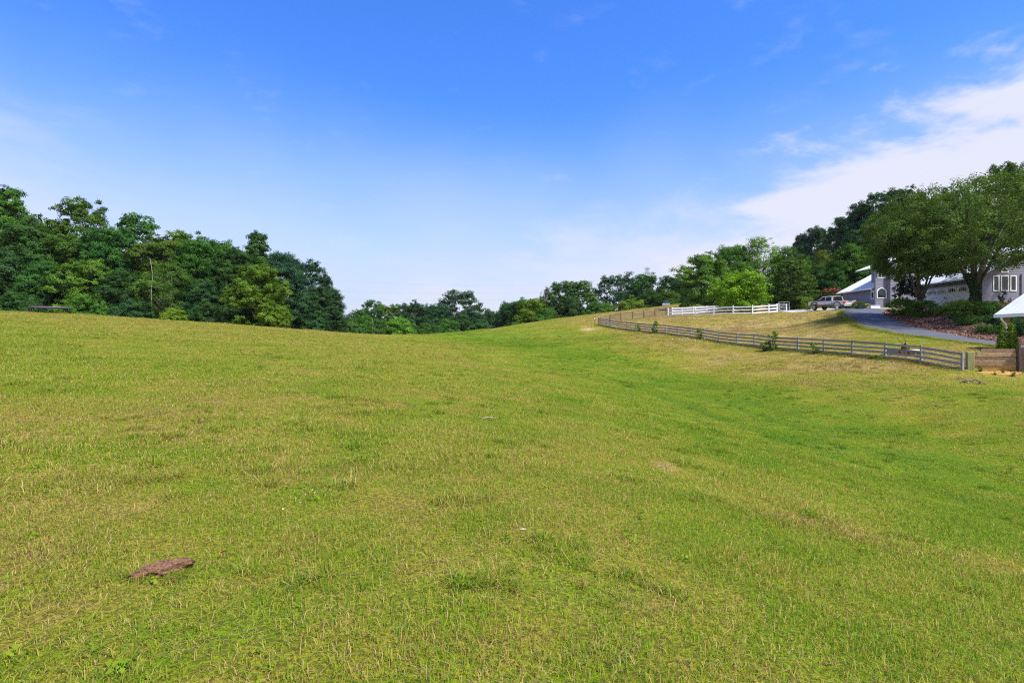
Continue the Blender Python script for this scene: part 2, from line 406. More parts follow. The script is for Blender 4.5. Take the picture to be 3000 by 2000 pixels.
M['door_white'] = mat_plain('white_door_paint', (.88, .88, .89), .45, var=.04, scale=3)
M['roof'] = mat_roof()
M['glass'] = mat_glass('window_glass')
M['car_glass'] = mat_plain('tinted_car_glass', (.012, .016, .02), .12, var=.1, spec=.25)
M['dark'] = mat_plain('dark_plastic', (.02, .02, .022), .5, var=.2)
M['dark_metal'] = mat_plain('dark_metal', (.03, .03, .033), .4, .6, .2)
M['galv'] = mat_plain('galvanised_steel', (.38, .39, .42), .5, .5, .15, 12)
M['chrome'] = mat_plain('chrome', (.62, .63, .66), .18, 1.0, .06)
M['cable'] = mat_plain('cable_metal', (.42, .44, .48), .5, .2, .1)
M['steel'] = mat_plain('grey_steel', (.30, .31, .33), .45, .5, .15)
M['rust'] = mat_plain('rust', (.16, .06, .03), .85, .1, .4, 14, .3)
M['asphalt'] = mat_plain('asphalt', (.080, .085, .108), .8, var=.16, scale=1.2, bump=.5, bscale=120, spec=.35)
M['sealant'] = mat_plain('crack_sealant', (.018, .018, .02), .5, var=.1)
M['concrete'] = mat_plain('pale_concrete', (.42, .41, .42), .85, var=.14, scale=3, bump=.4, bscale=70)
M['mulch'] = mat_plain('mulch', (.16, .080, .055), .9, var=.55, scale=22, bump=1.0, bscale=60, var2=(.2, .12, .09))
M['clay'] = mat_plain('orange_clay', (.50, .24, .07), .9, var=.25, scale=9, bump=.8, bscale=40)
M['far_car'] = mat_plain('dusty_silver_paint', (.30, .33, .38), .35, .2, .1)
M['sand'] = mat_plain('sandy_soil', (.48, .34, .18), .9, var=.25, scale=9, bump=.8, bscale=40)
M['dung'] = mat_plain('dried_dung', (.12, .060, .034), .95, var=.6, scale=40, bump=1.0, bscale=110, stretch=(1, 2.2, 2.2), var2=(.25, .13, .07))
M['stick'] = mat_wood('dead_wood', (.16, .13, .10), (.34, .29, .24), (.50, .46, .40), 0)
M['stone'] = mat_plain('pale_stone', (.42, .40, .35), .85, var=.2, scale=20, bump=.6)
M['dead_leaf'] = mat_plain('dead_leaf', (.34, .11, .03), .8, var=.5, scale=8)
M['tyre'] = mat_plain('tyre_rubber', (.018, .018, .019), .85, var=.15)
M['paint'] = mat_plain('champagne_paint', (.47, .45, .42), .25, .0, .04, 2, spec=.6)
M['paint_low'] = mat_plain('bronze_paint', (.085, .070, .062), .3, .3, .06, 2, spec=.6)
M['tail_red'] = mat_plain('red_lens', (.55, .012, .01), .2, var=.1)
M['blue_pad'] = mat_plain('lilac_pad', (.34, .22, .42), .6, var=.15)
M['pot'] = mat_plain('grey_pot', (.32, .33, .36), .6, var=.1)

# ------------------------------------------------------------------ mesh helpers
def np_mesh(name, verts, faces, attrs=None, smooth=False):
    """verts (n,3); faces: list of arrays (m,k) of one size each"""
    me = bpy.data.meshes.new(name)
    verts = np.asarray(verts, np.float32)
    loops = np.concatenate([f.ravel() for f in faces]).astype(np.int32)
    sizes = np.concatenate([np.full(len(f), f.shape[1], np.int32) for f in faces])
    starts = np.concatenate([[0], np.cumsum(sizes)[:-1]]).astype(np.int32)
    me.vertices.add(len(verts)); me.vertices.foreach_set('co', verts.ravel())
    me.loops.add(len(loops)); me.loops.foreach_set('vertex_index', loops)
    me.polygons.add(len(sizes)); me.polygons.foreach_set('loop_start', starts); me.polygons.foreach_set('loop_total', sizes)
    for k, (dom, arr) in (attrs or {}).items():
        a = me.attributes.new(k, 'FLOAT', dom); a.data.foreach_set('value', np.asarray(arr, np.float32))
    me.update(calc_edges=True)
    if smooth:
        me.polygons.foreach_set('use_smooth', np.ones(len(sizes), bool))
    return me
def link(name, me, mat=None, parent=None, loc=None):
    o = bpy.data.objects.new(name, me); COL.objects.link(o)
    if mat and not me.materials: me.materials.append(mat)
    if parent: o.parent = parent
    if loc is not None: o.location = loc
    return o
def tag(o, label=None, cat=None, group=None, kind=None):
    for k, v in (('label', label), ('category', cat), ('group', group), ('kind', kind)):
        if v: o[k] = v
    return o
def thing(name, label, cat, loc, rz=0.0, group=None):
    o = bpy.data.objects.new(name, None); COL.objects.link(o); o.empty_display_size = .3
    o.location = loc; o.rotation_euler = (0, 0, rz)
    return tag(o, label, cat, group)
class MB:
    def __init__(self): self.v = []; self.f = []
    def box(self, c, s, rot=None):
        c = Vector(c); h = Vector(s) * .5; b = len(self.v)
        for z in (-1, 1):
            for x, y in ((-1, -1), (1, -1), (1, 1), (-1, 1)):
                p = Vector((x * h.x, y * h.y, z * h.z))
                if rot is not None: p = rot @ p
                self.v.append(tuple(p + c))
        for q in ((3, 2, 1, 0), (4, 5, 6, 7), (0, 1, 5, 4), (1, 2, 6, 5), (2, 3, 7, 6), (3, 0, 4, 7)):
            self.f.append(tuple(b + i for i in q))
        return self
    def bar(self, a, b, wd, ht, up=(0, 0, 1)):
        """box from a to b, wd across, ht high"""
        a = Vector(a); b = Vector(b); d = (b - a); L = d.length; d.normalize()
        s = d.cross(Vector(up)).normalized(); u = s.cross(d)
        return self.box((a + b) * .5, (L, wd, ht), Matrix((d, -s, u)).transposed())
    def tube(self, pts, rad, seg=8, caps=True):
        pts = [Vector(p) for p in pts]; n = len(pts)
        rad = rad if hasattr(rad, '__len__') else [rad] * n
        b = len(self.v); prev = None
        for i, p in enumerate(pts):
            d = (pts[min(i + 1, n - 1)] - pts[max(i - 1, 0)]).normalized()
            if prev is None: prev = d.orthogonal().normalized()
            s = (prev - d * prev.dot(d)).normalized(); prev = s; t = d.cross(s)
            for k in range(seg):
                a = 2 * math.pi * k / seg
                self.v.append(tuple(p + (s * math.cos(a) + t * math.sin(a)) * rad[i]))
        for i in range(n - 1):
            for k in range(seg):
                q = b + i * seg + k; r = b + i * seg + (k + 1) % seg
                self.f.append((q, r, r + seg, q + seg))
        if caps:
            self.f.append(tuple(b + k for k in reversed(range(seg)))); self.f.append(tuple(b + (n - 1) * seg + k for k in range(seg)))
        return self
    def prism(self, poly, thick):
        """poly: 3D points in a plane; extruded by the vector thick"""
        b = len(self.v); n = len(poly); t = Vector(thick)
        for p in poly: self.v.append(tuple(p))
        for p in poly: self.v.append(tuple(Vector(p) + t))
        self.f.append(tuple(b + i for i in reversed(range(n)))); self.f.append(tuple(b + n + i for i in range(n)))
        for i in range(n):
            j = (i + 1) % n; self.f.append((b + i, b + j, b + n + j, b + n + i))
        return self
    def loft(self, rings, caps=True):
        b = len(self.v); n = len(rings[0])
        for r in rings: self.v += [tuple(p) for p in r]
        for i in range(len(rings) - 1):
            for k in range(n):
                q = b + i * n + k; r = b + i * n + (k + 1) % n
                self.f.append((q, r, r + n, q + n))
        if caps:
            self.f.append(tuple(b + k for k in reversed(range(n)))); self.f.append(tuple(b + (len(rings) - 1) * n + k for k in range(n)))
        return self
    def build(self, name, mat, parent=None, origin=None, loc=None, smooth=False, bevel=0):
        me = bpy.data.meshes.new(name)
        v = self.v if origin is None else [tuple(Vector(p) - Vector(origin)) for p in self.v]
        me.from_pydata(v, [], self.f); me.update()
        if smooth:
            for p in me.polygons: p.use_smooth = True
        o = link(name, me, mat, parent, loc)
        if bevel:
            md = o.modifiers.new('bevel', 'BEVEL'); md.width = bevel; md.segments = 2; md.limit_method = 'ANGLE'
        return o

# ------------------------------------------------------------------ ground
def axis(parts):
    a = []
    for lo, hi, st in parts: a += list(np.arange(lo, hi, st))
    return np.array(a)
def geo(s, e, n): return list(np.geomspace(s, e, n))
gx = np.array([-q for q in geo(122, 900, 16)][::-1] + list(axis([(-120, -45, 1.3), (-45, -12, .8), (-12, 12, .3), (12, 60, .7), (60, 121, 1.5)])) + geo(123, 900, 16))
gy = np.array([-q for q in geo(16, 500, 12)][::-1] + list(axis([(-15, 12, .3), (12, 45, .6), (45, 150, 1.1)])) + geo(151, 1400, 20))
GX, GY = np.meshgrid(gx, gy)
GZ = height(GX, GY)
far = np.clip((np.hypot(GX, GY) - 350) / 500, 0, 1)
GZ = GZ * (1 - far) + (-10) * far
nx_, ny_ = len(gx), len(gy)
idx = np.arange(nx_ * ny_).reshape(ny_, nx_)
quads = np.stack([idx[:-1, :-1], idx[:-1, 1:], idx[1:, 1:], idx[1:, :-1]], -1).reshape(-1, 4)
dry, bare = dryness(GX.ravel(), GY.ravel())
gm = np_mesh('ground', np.stack([GX.ravel(), GY.ravel(), GZ.ravel()], 1), [quads], {'dry': ('POINT', dry), 'bare': ('POINT', bare)}, True)
tag(link('ground', gm, M['ground']), kind='structure')

def sheet(name, poly, lift, mat, step=.6, kind='structure'):
    """a flat-lying surface cut to an outline and draped over the ground"""
    import bmesh
    bm = bmesh.new()
    P = [Vector((p[0], p[1], 0)) for p in poly]
    n = len(P); dense = []
    for i in range(n):
        a, b = P[i], P[(i + 1) % n]; k = max(1, int((b - a).length / step))
        dense += [a.lerp(b, j / k) for j in range(k)]
    f = bm.faces.new([bm.verts.new(p) for p in dense])
    xs = [p.x for p in P]; ys = [p.y for p in P]
    for ax, lo, hi in ((0, min(xs), max(xs)), (1, min(ys), max(ys))):
        q = lo + step
        while q < hi:
            co = Vector((q, 0, 0)) if ax == 0 else Vector((0, q, 0)); no = Vector((1, 0, 0)) if ax == 0 else Vector((0, 1, 0))
            bmesh.ops.bisect_plane(bm, geom=bm.verts[:] + bm.edges[:] + bm.faces[:], plane_co=co, plane_no=no); q += step
    vs = bm.verts[:]
    z = height(np.array([v.co.x for v in vs]), np.array([v.co.y for v in vs]))
    for v, q in zip(vs, z): v.co.z = q + lift
    bmesh.ops.recalc_face_normals(bm, faces=bm.faces)
    if sum(f.normal.z for f in bm.faces) < 0: bmesh.ops.reverse_faces(bm, faces=bm.faces)
    me = bpy.data.meshes.new(name); bm.to_mesh(me); bm.free()
    for p in me.polygons: p.use_smooth = True
    return tag(link(name, me, mat), kind=kind)
def smooth_line(pts, n=6):
    """Catmull-Rom through plan points"""
    P = [np.array(p[:2], float) for p in pts]; P = [2 * P[0] - P[1]] + P + [2 * P[-1] - P[-2]]; out = []
    for i in range(1, len(P) - 2):
        for j in range(n):
            t = j / n
            out.append(.5 * ((2 * P[i]) + (P[i + 1] - P[i - 1]) * t + (2 * P[i - 1] - 5 * P[i] + 4 * P[i + 1] - P[i + 2]) * t * t + (3 * P[i] - P[i - 1] - 3 * P[i + 1] + P[i + 2]) * t ** 3))
    out.append(P[-2]); return [tuple(q) for q in out]
sl, sr = smooth_line(DLW), smooth_line(DRW)
P_DRIVE = [(39.8, 72.5)] + sl + sr[::-1] + [(46.4, 72.5)]
drive = sheet('driveway', P_DRIVE, .05, M['asphalt'])
def ribbon(pts, wd, lift, name, mat, parent):
    v = []; f = []
    for i, p in enumerate(pts):
        a = np.array(pts[max(0, i - 1)]); b = np.array(pts[min(len(pts) - 1, i + 1)]); d = (b - a) / np.linalg.norm(b - a); nrm = np.array((-d[1], d[0]))
        for s in (-1, 1):
            q = np.array(p) + nrm * s * wd * (.5 + random.random() * .5); v.append((q[0], q[1], hz(*q) + lift))
        if i: f.append((2 * i - 2, 2 * i - 1, 2 * i + 1, 2 * i))
    me = bpy.data.meshes.new(name); me.from_pydata(v, [], f); me.update(); return link(name, me, mat, parent)
def plan(u, D): return ((u - 1500) / F * D, D)
for pts in ([(2492, 63.5), (2503, 62), (2508, 60), (2521, 57.5), (2536, 55)], [(2528, 61.5), (2540, 60), (2556, 58), (2566, 56.8)], [(2572, 61), (2580, 60.4), (2586, 59.4)]):
    ribbon(smooth_line([plan(*q) for q in pts], 5), .09, .058, 'crack_seam', M['sealant'], drive)
sheet('parking_pad', P_PAD, .03, M['concrete'])
mulch = sheet('mulch_bed', smooth_line(P_MULCH + P_MULCH[:1], 4)[:-1], .03, M['mulch'])
sheet('clay_patch', smooth_line([(25.4, 31.2), (25.8, 30.95), (26.2, 30.65), (26.7, 30.45), (27.0, 30.4), (27.5, 30.7), (26.5, 31.1), (25.4, 31.2)], 5)[:-1], .025, M['clay'], .3)

# ------------------------------------------------------------------ foliage
def unit(n, r):
    v = r.normal(size=(n, 3)); return v / np.linalg.norm(v, axis=1, keepdims=True)
PROF = {
    'oval': lambda t: np.clip(1 - (2 * t - .9) ** 2 / 1.25, 0, 1) ** .55,
    'round': lambda t: np.clip(1 - (2 * t - 1) ** 2, 0, 1) ** .5,
    'bushy': lambda t: np.clip(1 - t ** 2.4, 0, 1) ** .55 * (.78 + .22 * np.clip(t / .25, 0, 1)),
    'tall': lambda t: np.clip(1 - t ** 1.6, 0, 1) ** .75 * (.55 + .45 * np.clip(t / .3, 0, 1)),
    'broad': lambda t: np.clip(t / .3, 0.25, 1) ** .5 * np.clip(1 - ((t - .3) / .72) ** 2 * (t > .3), 0, 1) ** .5,
    'cone': lambda t: np.clip(1 - t, 0, 1) ** .8 * (.8 + .2 * np.clip(t / .1, 0, 1)),
    'vase': lambda t: (.45 + .55 * t) * np.clip(1 - t ** 6, 0, 1) ** .5,
}
def leaf_mesh(name, pts, nrm, size, r, aspect=.55, lv=None):
    """one pointed, slightly cupped leaf face per point"""
    n = len(pts)
    t = np.cross(nrm, unit(n, r)); t /= np.linalg.norm(t, axis=1, keepdims=True) + 1e-9
    b = np.cross(nrm, t)
    L = (size * r.uniform(.6, 1.35, n))[:, None]; Wd = L * aspect
    v = np.empty((n, 4, 3))
    v[:, 0] = pts - t * L * .5; v[:, 2] = pts + t * L * .5 - nrm * L * .12
    v[:, 1] = pts + b * Wd * .5 + nrm * L * .08; v[:, 3] = pts - b * Wd * .5 + nrm * L * .08
    f = np.arange(n * 4).reshape(n, 4)
    return np_mesh(name, v.reshape(-1, 3), [f], {'lv': ('FACE', r.uniform(0, 1, n) if lv is None else lv)})
def foliage(seed, Rr, T, zb, prof, ncl, per, size, clr=(.17, .36), fill=.36, lobes=.28, flat=.85, twig=.42, upness=.55):
    """clusters of twigs spread through a crown's volume; returns points, normals, cluster centres"""
    r = np.random.default_rng(seed); H = T - zb
    ph = r.uniform(0, 6.28, 6); am = r.uniform(.4, 1, 6)
    t = r.uniform(0.02, .97, ncl * 3); pr = PROF[prof](t)
    keep = r.uniform(0, 1, ncl * 3) < (pr + .12); t = t[keep][:ncl]; n = len(t)
    a = r.uniform(0, 2 * np.pi, n)
    lob = 1 + lobes * (am[0] * np.sin(2 * a + ph[0] + 3 * t) + am[1] * np.sin(3 * a + ph[1] - 4 * t) + am[2] * np.sin(5 * a + ph[2] + 7 * t)) / 2
    cr = Rr * r.uniform(*clr, n)
    rad = np.clip(Rr * PROF[prof](t) * lob - cr * .55, .05, None) * (fill + (1 - fill) * r.uniform(0, 1, n) ** .5)
    C = np.stack([rad * np.cos(a), rad * np.sin(a), zb + t * H], 1)
    C[:, 2] = np.clip(C[:, 2], zb + .15 * cr, T - cr * flat * .75)
    P = []; N = []; V = []
    for i in range(n):
        nt = max(5, int(9 * (cr[i] / (Rr * .27)) ** 1.3))
        d = unit(nt, r); d[:, 2] = np.where(d[:, 2] < 0, d[:, 2] * .6, d[:, 2])
        tc = C[i] + d * cr[i] * np.array([1, 1, flat]) * r.uniform(.55, 1.0, (nt, 1))
        k = max(2, int(per * (cr[i] / (Rr * .27)) ** 2 / nt))
        q = tc.repeat(k, 0) + unit(nt * k, r) * r.uniform(0, 1, (nt * k, 1)) ** .5 * cr[i] * twig * np.array([1, 1, .7])
        out = q - C[i]; out /= np.linalg.norm(out, axis=1, keepdims=True) + 1e-6
        nn = out * 1.0 + np.array([0, 0, upness * .7]) + r.normal(size=q.shape) * .30
        V.append(.55 * r.uniform(0, 1) + .2 * r.uniform(0, 1, nt).repeat(k) + .25 * r.uniform(0, 1, nt * k))
        P.append(q); N.append(nn / (np.linalg.norm(nn, axis=1, keepdims=True) + 1e-6))
    P = np.concatenate(P); N = np.concatenate(N)
    global LV; LV = np.concatenate(V)
    P[:, 2] = np.maximum(P[:, 2], zb * .6 + .02)
    return P, N, C, cr, r
def limbs(C, cr, T, zb, rb, r, n=12, fork=None, lean=.35, seg=7):
    """trunk with limbs grown out of it; every limb starts inside the trunk"""
    m = MB(); top = zb + (T - zb) * .72
    tp = [Vector((lean * .3 * math.sin(q * 3.1 + r.uniform(0, 1)) * q, lean * .3 * math.cos(q * 2.3) * q, top * q)) for q in np.linspace(0, 1, 8)]
    m.tube([tp[0] - Vector((0, 0, .4))] + tp, [rb * 1.5] + [rb * (1.25 if i == 0 else 1 - .12 * i) for i in range(8)], 9)
    order = np.argsort(-cr)[:n * 2]; r.shuffle(order)
    for i in order[:n]:
        e = Vector(C[i]); h = min(max(.25 * T * .5, e.z * r.uniform(.45, .7)), top * .95)
        k = h / top * 7; j = min(6, int(k)); s = tp[j].lerp(tp[j + 1], k - j)
        mid = s.lerp(e, .5) + Vector((0, 0, -.08 * (e - s).length + r.uniform(0, .4)))
        rr = rb * r.uniform(.28, .42)
        m.tube([s, s.lerp(mid, .6), mid, mid.lerp(e, .6), e], [rr * 1.2, rr, rr * .8, rr * .5, rr * .22], 6)
    me = bpy.data.meshes.new('trunk'); me.from_pydata(m.v, [], m.f); me.update()
    for p in me.polygons: p.use_smooth = True
    return me
VAR = {}
def variant(key, seed, Rr, T, zb, prof, ncl, per, size, rb=.3, nl=12, bark='bark', leafmat='leaf', aspect=.55, **kw):
    P, N, C, cr, r = foliage(seed, Rr, T, zb, prof, ncl, per, size, **kw)
    cm = leaf_mesh('crown', P, N, size, r, aspect, LV); cm.materials.append(M[leafmat])
    tm = limbs(C, cr, T, max(zb, T * .12), rb, r, nl); tm.materials.append(M[bark])
    VAR[key] = (cm, tm, Rr, T)
variant('oakA', 1, 5.0, 16, 1.8, 'oval', 111, 476, 0.27)
variant('oakB', 2, 5.0, 16, 1.2, 'oval', 117, 476, 0.27, lobes=.4)
variant('tallA', 3, 4.2, 19, 2.0, 'tall', 117, 426, 0.26, lobes=.4)
variant('tallB', 4, 4.2, 19, 3.0, 'oval', 90, 426, 0.26, fill=.3, lobes=.4)
variant('airy', 5, 4.5, 17, 2.6, 'oval', 136, 371, 0.24, fill=.42, lobes=.5, clr=(.16, .30), twig=.40)
variant('dense', 6, 5.5, 15, .3, 'bushy', 140, 476, 0.27)
variant('bush', 7, 4.0, 7, .0, 'bushy', 109, 327, 0.23, rb=.16, clr=(.24, .38))
variant('fine', 8, 4.5, 13, 1.0, 'oval', 130, 190, .28, aspect=.38, lobes=.35, flat=1.1, upness=.35)
variant('globe', 9, 4.2, 6.5, .1, 'round', 170, 190, .24, rb=.2, clr=(.16, .30), lobes=.22)
variant('domed', 10, 3.6, 7.5, .1, 'bushy', 160, 180, .23, rb=.2, clr=(.16, .30), lobes=.22)
variant('loose', 11, 4.8, 12, 1.0, 'oval', 120, 415, 0.19, lobes=.4, flat=.7)
variant('old', 12, 6.0, 20, 2.0, 'oval', 130, 476, 0.28, lobes=.4, clr=(.16, .28))
COLR = dict(deep=(.032, .085, .021), mid=(.050, .132, .018), oak=(.076, .158, .017), yg=(.125, .20, .014), lime=(.140, .268, .013), blue=(.034, .088, .030), olive=(.074, .138, .015), light=(.11, .22, .022), gold=(.115, .190, .014), dull=(.10, .115, .075), fresh=(.070, .172, .016))
def plant(name, cat, label, x, y, ztop, Rm, key, colr, group=None, pad=0, rz=None, trunk=True, z0=None):
    cm, tm, Rr, T = VAR[key]
    z0 = hz(x, y) if z0 is None else z0
    z0 = min(z0, ztop - T * Rm / Rr * .88)          # a short crown is a tall tree standing lower down the far slope
    t = thing(name, label, cat, (x, y, z0 - .05), random.uniform(0, 6.28) if rz is None else rz, group)
    sx = Rm / Rr; sz = (ztop - z0) / T * 1.025
    j = [random.uniform(.8, 1.28) for _ in range(3)]
    for nm, me in (('crown', cm), ('trunk', tm)):
        if nm == 'trunk' and not trunk: continue
        o = link(nm, me, None, t); o.scale = (sx, sx, sz)
        if nm == 'trunk': o.scale = (min(sx, 1.3), min(sx, 1.3), sz)
        o.color = (*[c * q for c, q in zip(COLR[colr], (j[0], (j[0] + j[1]) / 2, j[2]))], 1)
    return t
def tree(u, v, wpx, D, key, colr, label, group=None, name='broadleaf_tree', cat='tree', **kw):
    x, y, zt = at(u, v, D)
    return plant(name, cat, label, x, y, zt, wpx * .5 / F * D, key, colr, group, **kw)

G1 = 'trees of the wood behind the pasture crest'
for a in (
    # skyline of the wood on the left
    (30, 551, 200, 99, 'tallA', 'mid', 'tallest pointed tree at the outer end of the wood, its tip the highest in it'),
    (128, 632, 170, 101, 'oakA', 'deep', 'tree in the low notch of the wood skyline beside the tallest pointed tree'),
    (243, 584, 175, 100, 'airy', 'oak', 'tall open-crowned tree with sky gaps, second peak of the wood skyline'),
    (400, 630, 180, 102, 'tallB', 'mid', 'broad-topped tree with ragged crown, third peak of the wood skyline'),
    (540, 678, 160, 105, 'airy', 'oak', 'small tuft-topped tree poking from the middle of the wood skyline'),
    (632, 697, 140, 108, 'oakB', 'mid', 'rounded tree in the skyline just before the last tall peak of the wood'),
    (755, 681, 165, 105, 'tallA', 'mid', 'tall ragged tree directly behind the yellowish-green tree, last high peak of the wood'),
    (905, 766, 165, 106, 'old', 'blue', 'big dark rounded tree that forms the end of the wood towards the gap'),
    (968, 850, 100, 103, 'dense', 'deep', 'small dark tree at the very tip of the wood by the gap'),
    # middle rank
    (75, 650, 210, 91, 'oakB', 'mid', 'leafy mid-height tree just below the tallest pointed tree of the wood'),
    (195, 672, 180, 92, 'oakA', 'oak', 'mid-height tree below the open-crowned second peak of the wood'),
    (325, 662, 175, 92, 'oakB', 'mid', 'mid-height tree below the dip between second and third skyline peaks'),
    (462, 690, 190, 94, 'oakA', 'olive', 'mid-height olive-tinted tree left of the middle of the wood edge'),
    (590, 702, 170, 96, 'oakB', 'mid', 'mid-height tree between the bare trunk and the yellowish-green tree'),
    (690, 724, 165, 97, 'oakA', 'deep', 'dark mid-height tree directly left of the yellowish-green tree'),
    (832, 748, 165, 96, 'dense', 'blue', 'dark bluish mid-height tree directly right of the yellowish-green tree'),
    (925, 842, 130, 98, 'dense', 'blue', 'dark bluish tree under the big rounded tree at the wood end'),
    # front edge
    (15, 745, 220, 82, 'dense', 'deep', 'dark bushy tree at the frame edge in the front of the wood'),
    (130, 770, 170, 83, 'dense', 'mid', 'bushy tree in the wood edge right behind the trampoline'),
    (245, 758, 180, 84, 'oakB', 'oak', 'light-tipped tree in the wood edge just right of the trampoline'),
    (360, 800, 170, 85, 'dense', 'deep', 'dark low tree in the wood edge between trampoline and bare trunk'),
    (480, 775, 190, 86, 'loose', 'oak', 'tree with tiered spreading boughs beside the bare pale trunk in the wood'),
    (588, 830, 150, 88, 'dense', 'deep', 'dark low tree in the wood edge left of the yellowish-green tree'),
    (668, 846, 120, 90, 'dense', 'deep', 'narrow dark tree touching the yellowish-green tree in the wood edge'),
    (762, 771, 165, 84, 'oakB', 'gold', 'yellowish-green tree standing out in front of the dark wood'),
    (822, 900, 60, 83, 'bush', 'gold', 'low yellowish-green bush at the foot of the yellowish-green tree'),
    (890, 862, 150, 95, 'dense', 'blue', 'dark low tree in the wood edge under the end of the wood'),
    (972, 900, 90, 97, 'dense', 'deep', 'lowest dark tree where the wood edge meets the gap'),
    (60, 862, 150, 78, 'bush', 'deep', 'low dark bush left of the trampoline at the wood edge'),
    (255, 872, 150, 80, 'bush', 'mid', 'low bush right of the trampoline at the wood edge'),
    (385, 880, 150, 82, 'bush', 'deep', 'low dark bush in the wood edge left of the light-leaved bush'),
    (505, 905, 90, 82, 'bush', 'yg', 'small light-leaved bush at the foot of the wood edge'),
    (625, 893, 130, 85, 'bush', 'deep', 'low dark bush in the wood edge right of the light-leaved bush'),
    (722, 905, 110, 87, 'bush', 'deep', 'low dark bush beneath the left side of the yellowish-green tree'),
    (925, 925, 110, 96, 'bush', 'deep', 'low dark bush under the big rounded tree at the wood end'),
):
    tree(*a, group=G1)
G2 = 'far trees in the gap of the valley'
for a in (
    (1030, 925, 89, 185, 'oakA', 'mid', 'far low tree in the valley gap next to the end of the wood'),
    (1062, 903, 96, 198, 'oakB', 'mid', 'far tree second along the valley gap from the wood'),
    (1093, 881, 96, 200, 'tallB', 'mid', 'far slender tree with a pale trunk in the valley gap'),
    (1130, 893, 89, 205, 'airy', 'oak', 'far tree beside the slender pale-trunked tree in the gap'),
    (1168, 892, 83, 206, 'airy', 'oak', 'far airy tree above the round bush in the valley gap'),
    (1215, 880, 121, 202, 'oakA', 'blue', 'far rounded tree just left of the big dark tree in the gap'),
    (1262, 888, 89, 208, 'oakB', 'blue', 'far tree tucked against the big dark tree in the gap'),
    (1342, 851, 192, 190, 'old', 'blue', 'big dark round-headed tree, the largest in the valley gap'),
    (1290, 900, 115, 186, 'dense', 'blue', 'dark tree at the lower left of the big round-headed tree'),
    (1398, 918, 102, 186, 'dense', 'blue', 'dark low tree at the right foot of the big round-headed tree'),
    (1432, 905, 89, 200, 'oakB', 'deep', 'far small tree right of the big round-headed tree'),
    (1475, 897, 76, 192, 'oakA', 'deep', 'far small tree before the hedgerow climbs the slope'),
    (1350, 925, 120, 183, 'dense', 'deep', 'low dark tree filling the foot of the big round-headed tree'),
    (1172, 937, 147, 160, 'bush', 'fresh', 'round bush in front of the trees in the valley gap'),
    (1250, 950, 89, 163, 'bush', 'mid', 'small dark bush right of the round bush in the gap'),
    (1308, 938, 102, 165, 'bush', 'mid', 'low bush before the big round-headed tree'),
    (1075, 930, 115, 170, 'bush', 'mid', 'low bush left of the round bush in the gap'),
    (1025, 945, 76, 160, 'bush', 'mid', 'low bush by the wood tip in the valley gap'),
):
    tree(*a, group=G2)
G3 = 'hedgerow trees climbing the slope beyond the crest'
for a in (
    (1505, 880, 108, 165, 'oakB', 'deep', 'lowest dark tree of the hedgerow that climbs the slope'),
    (1540, 872, 96, 162, 'oakA', 'mid', 'hedgerow tree just left of the yellow-green one'),
    (1572, 871, 121, 150, 'oakB', 'yg', 'yellow-green tree in the hedgerow on the slope'),
    (1607, 848, 76, 168, 'fine', 'dull', 'greyish thin tree with sparse leaves in the hedgerow'),
    (1650, 825, 121, 150, 'airy', 'mid', 'tall open hedgerow tree, left of the twin peaks'),
    (1697, 824, 134, 151, 'airy', 'mid', 'tall open hedgerow tree, right of the twin peaks'),
    (1675, 880, 153, 146, 'dense', 'deep', 'dense dark tree under the twin hedgerow peaks'),
    (1600, 905, 115, 143, 'dense', 'mid', 'low bushy tree under the greyish sparse tree'),
    (1742, 888, 89, 142, 'dense', 'mid', 'low tree beside the fence corner in the hedgerow'),
    (1812, 804, 192, 200, 'old', 'blue', 'large hazy blue-green tree with power cables crossing before it'),
    (1865, 832, 128, 196, 'old', 'blue', 'hazy blue-green tree behind the pylon side of the hedgerow'),
    (1780, 893, 115, 143, 'bush', 'fresh', 'low light bush in front of the large hazy tree'),
    (1848, 868, 121, 140, 'oakA', 'yg', 'yellow-green small tree below the hazy tree'),
    (1893, 803, 121, 150, 'airy', 'mid', 'open tree right under the pylon top'),
    (1905, 855, 140, 142, 'dense', 'mid', 'bushy tree at the foot of the one under the pylon'),
    (1965, 808, 115, 150, 'airy', 'deep', 'open dark tree with sky gaps right of the pylon'),
    (1960, 858, 140, 138, 'dense', 'olive', 'brownish-green bushy tree above the far pale vehicle'),
    (2012, 815, 115, 142, 'oakB', 'deep', 'dark tree behind the light green tree by the fence'),
    (2022, 868, 115, 135, 'dense', 'deep', 'low dark tree at the ridge behind the fence'),
):
    tree(*a, group=G3)
G4 = 'trees behind the white fence and the house'
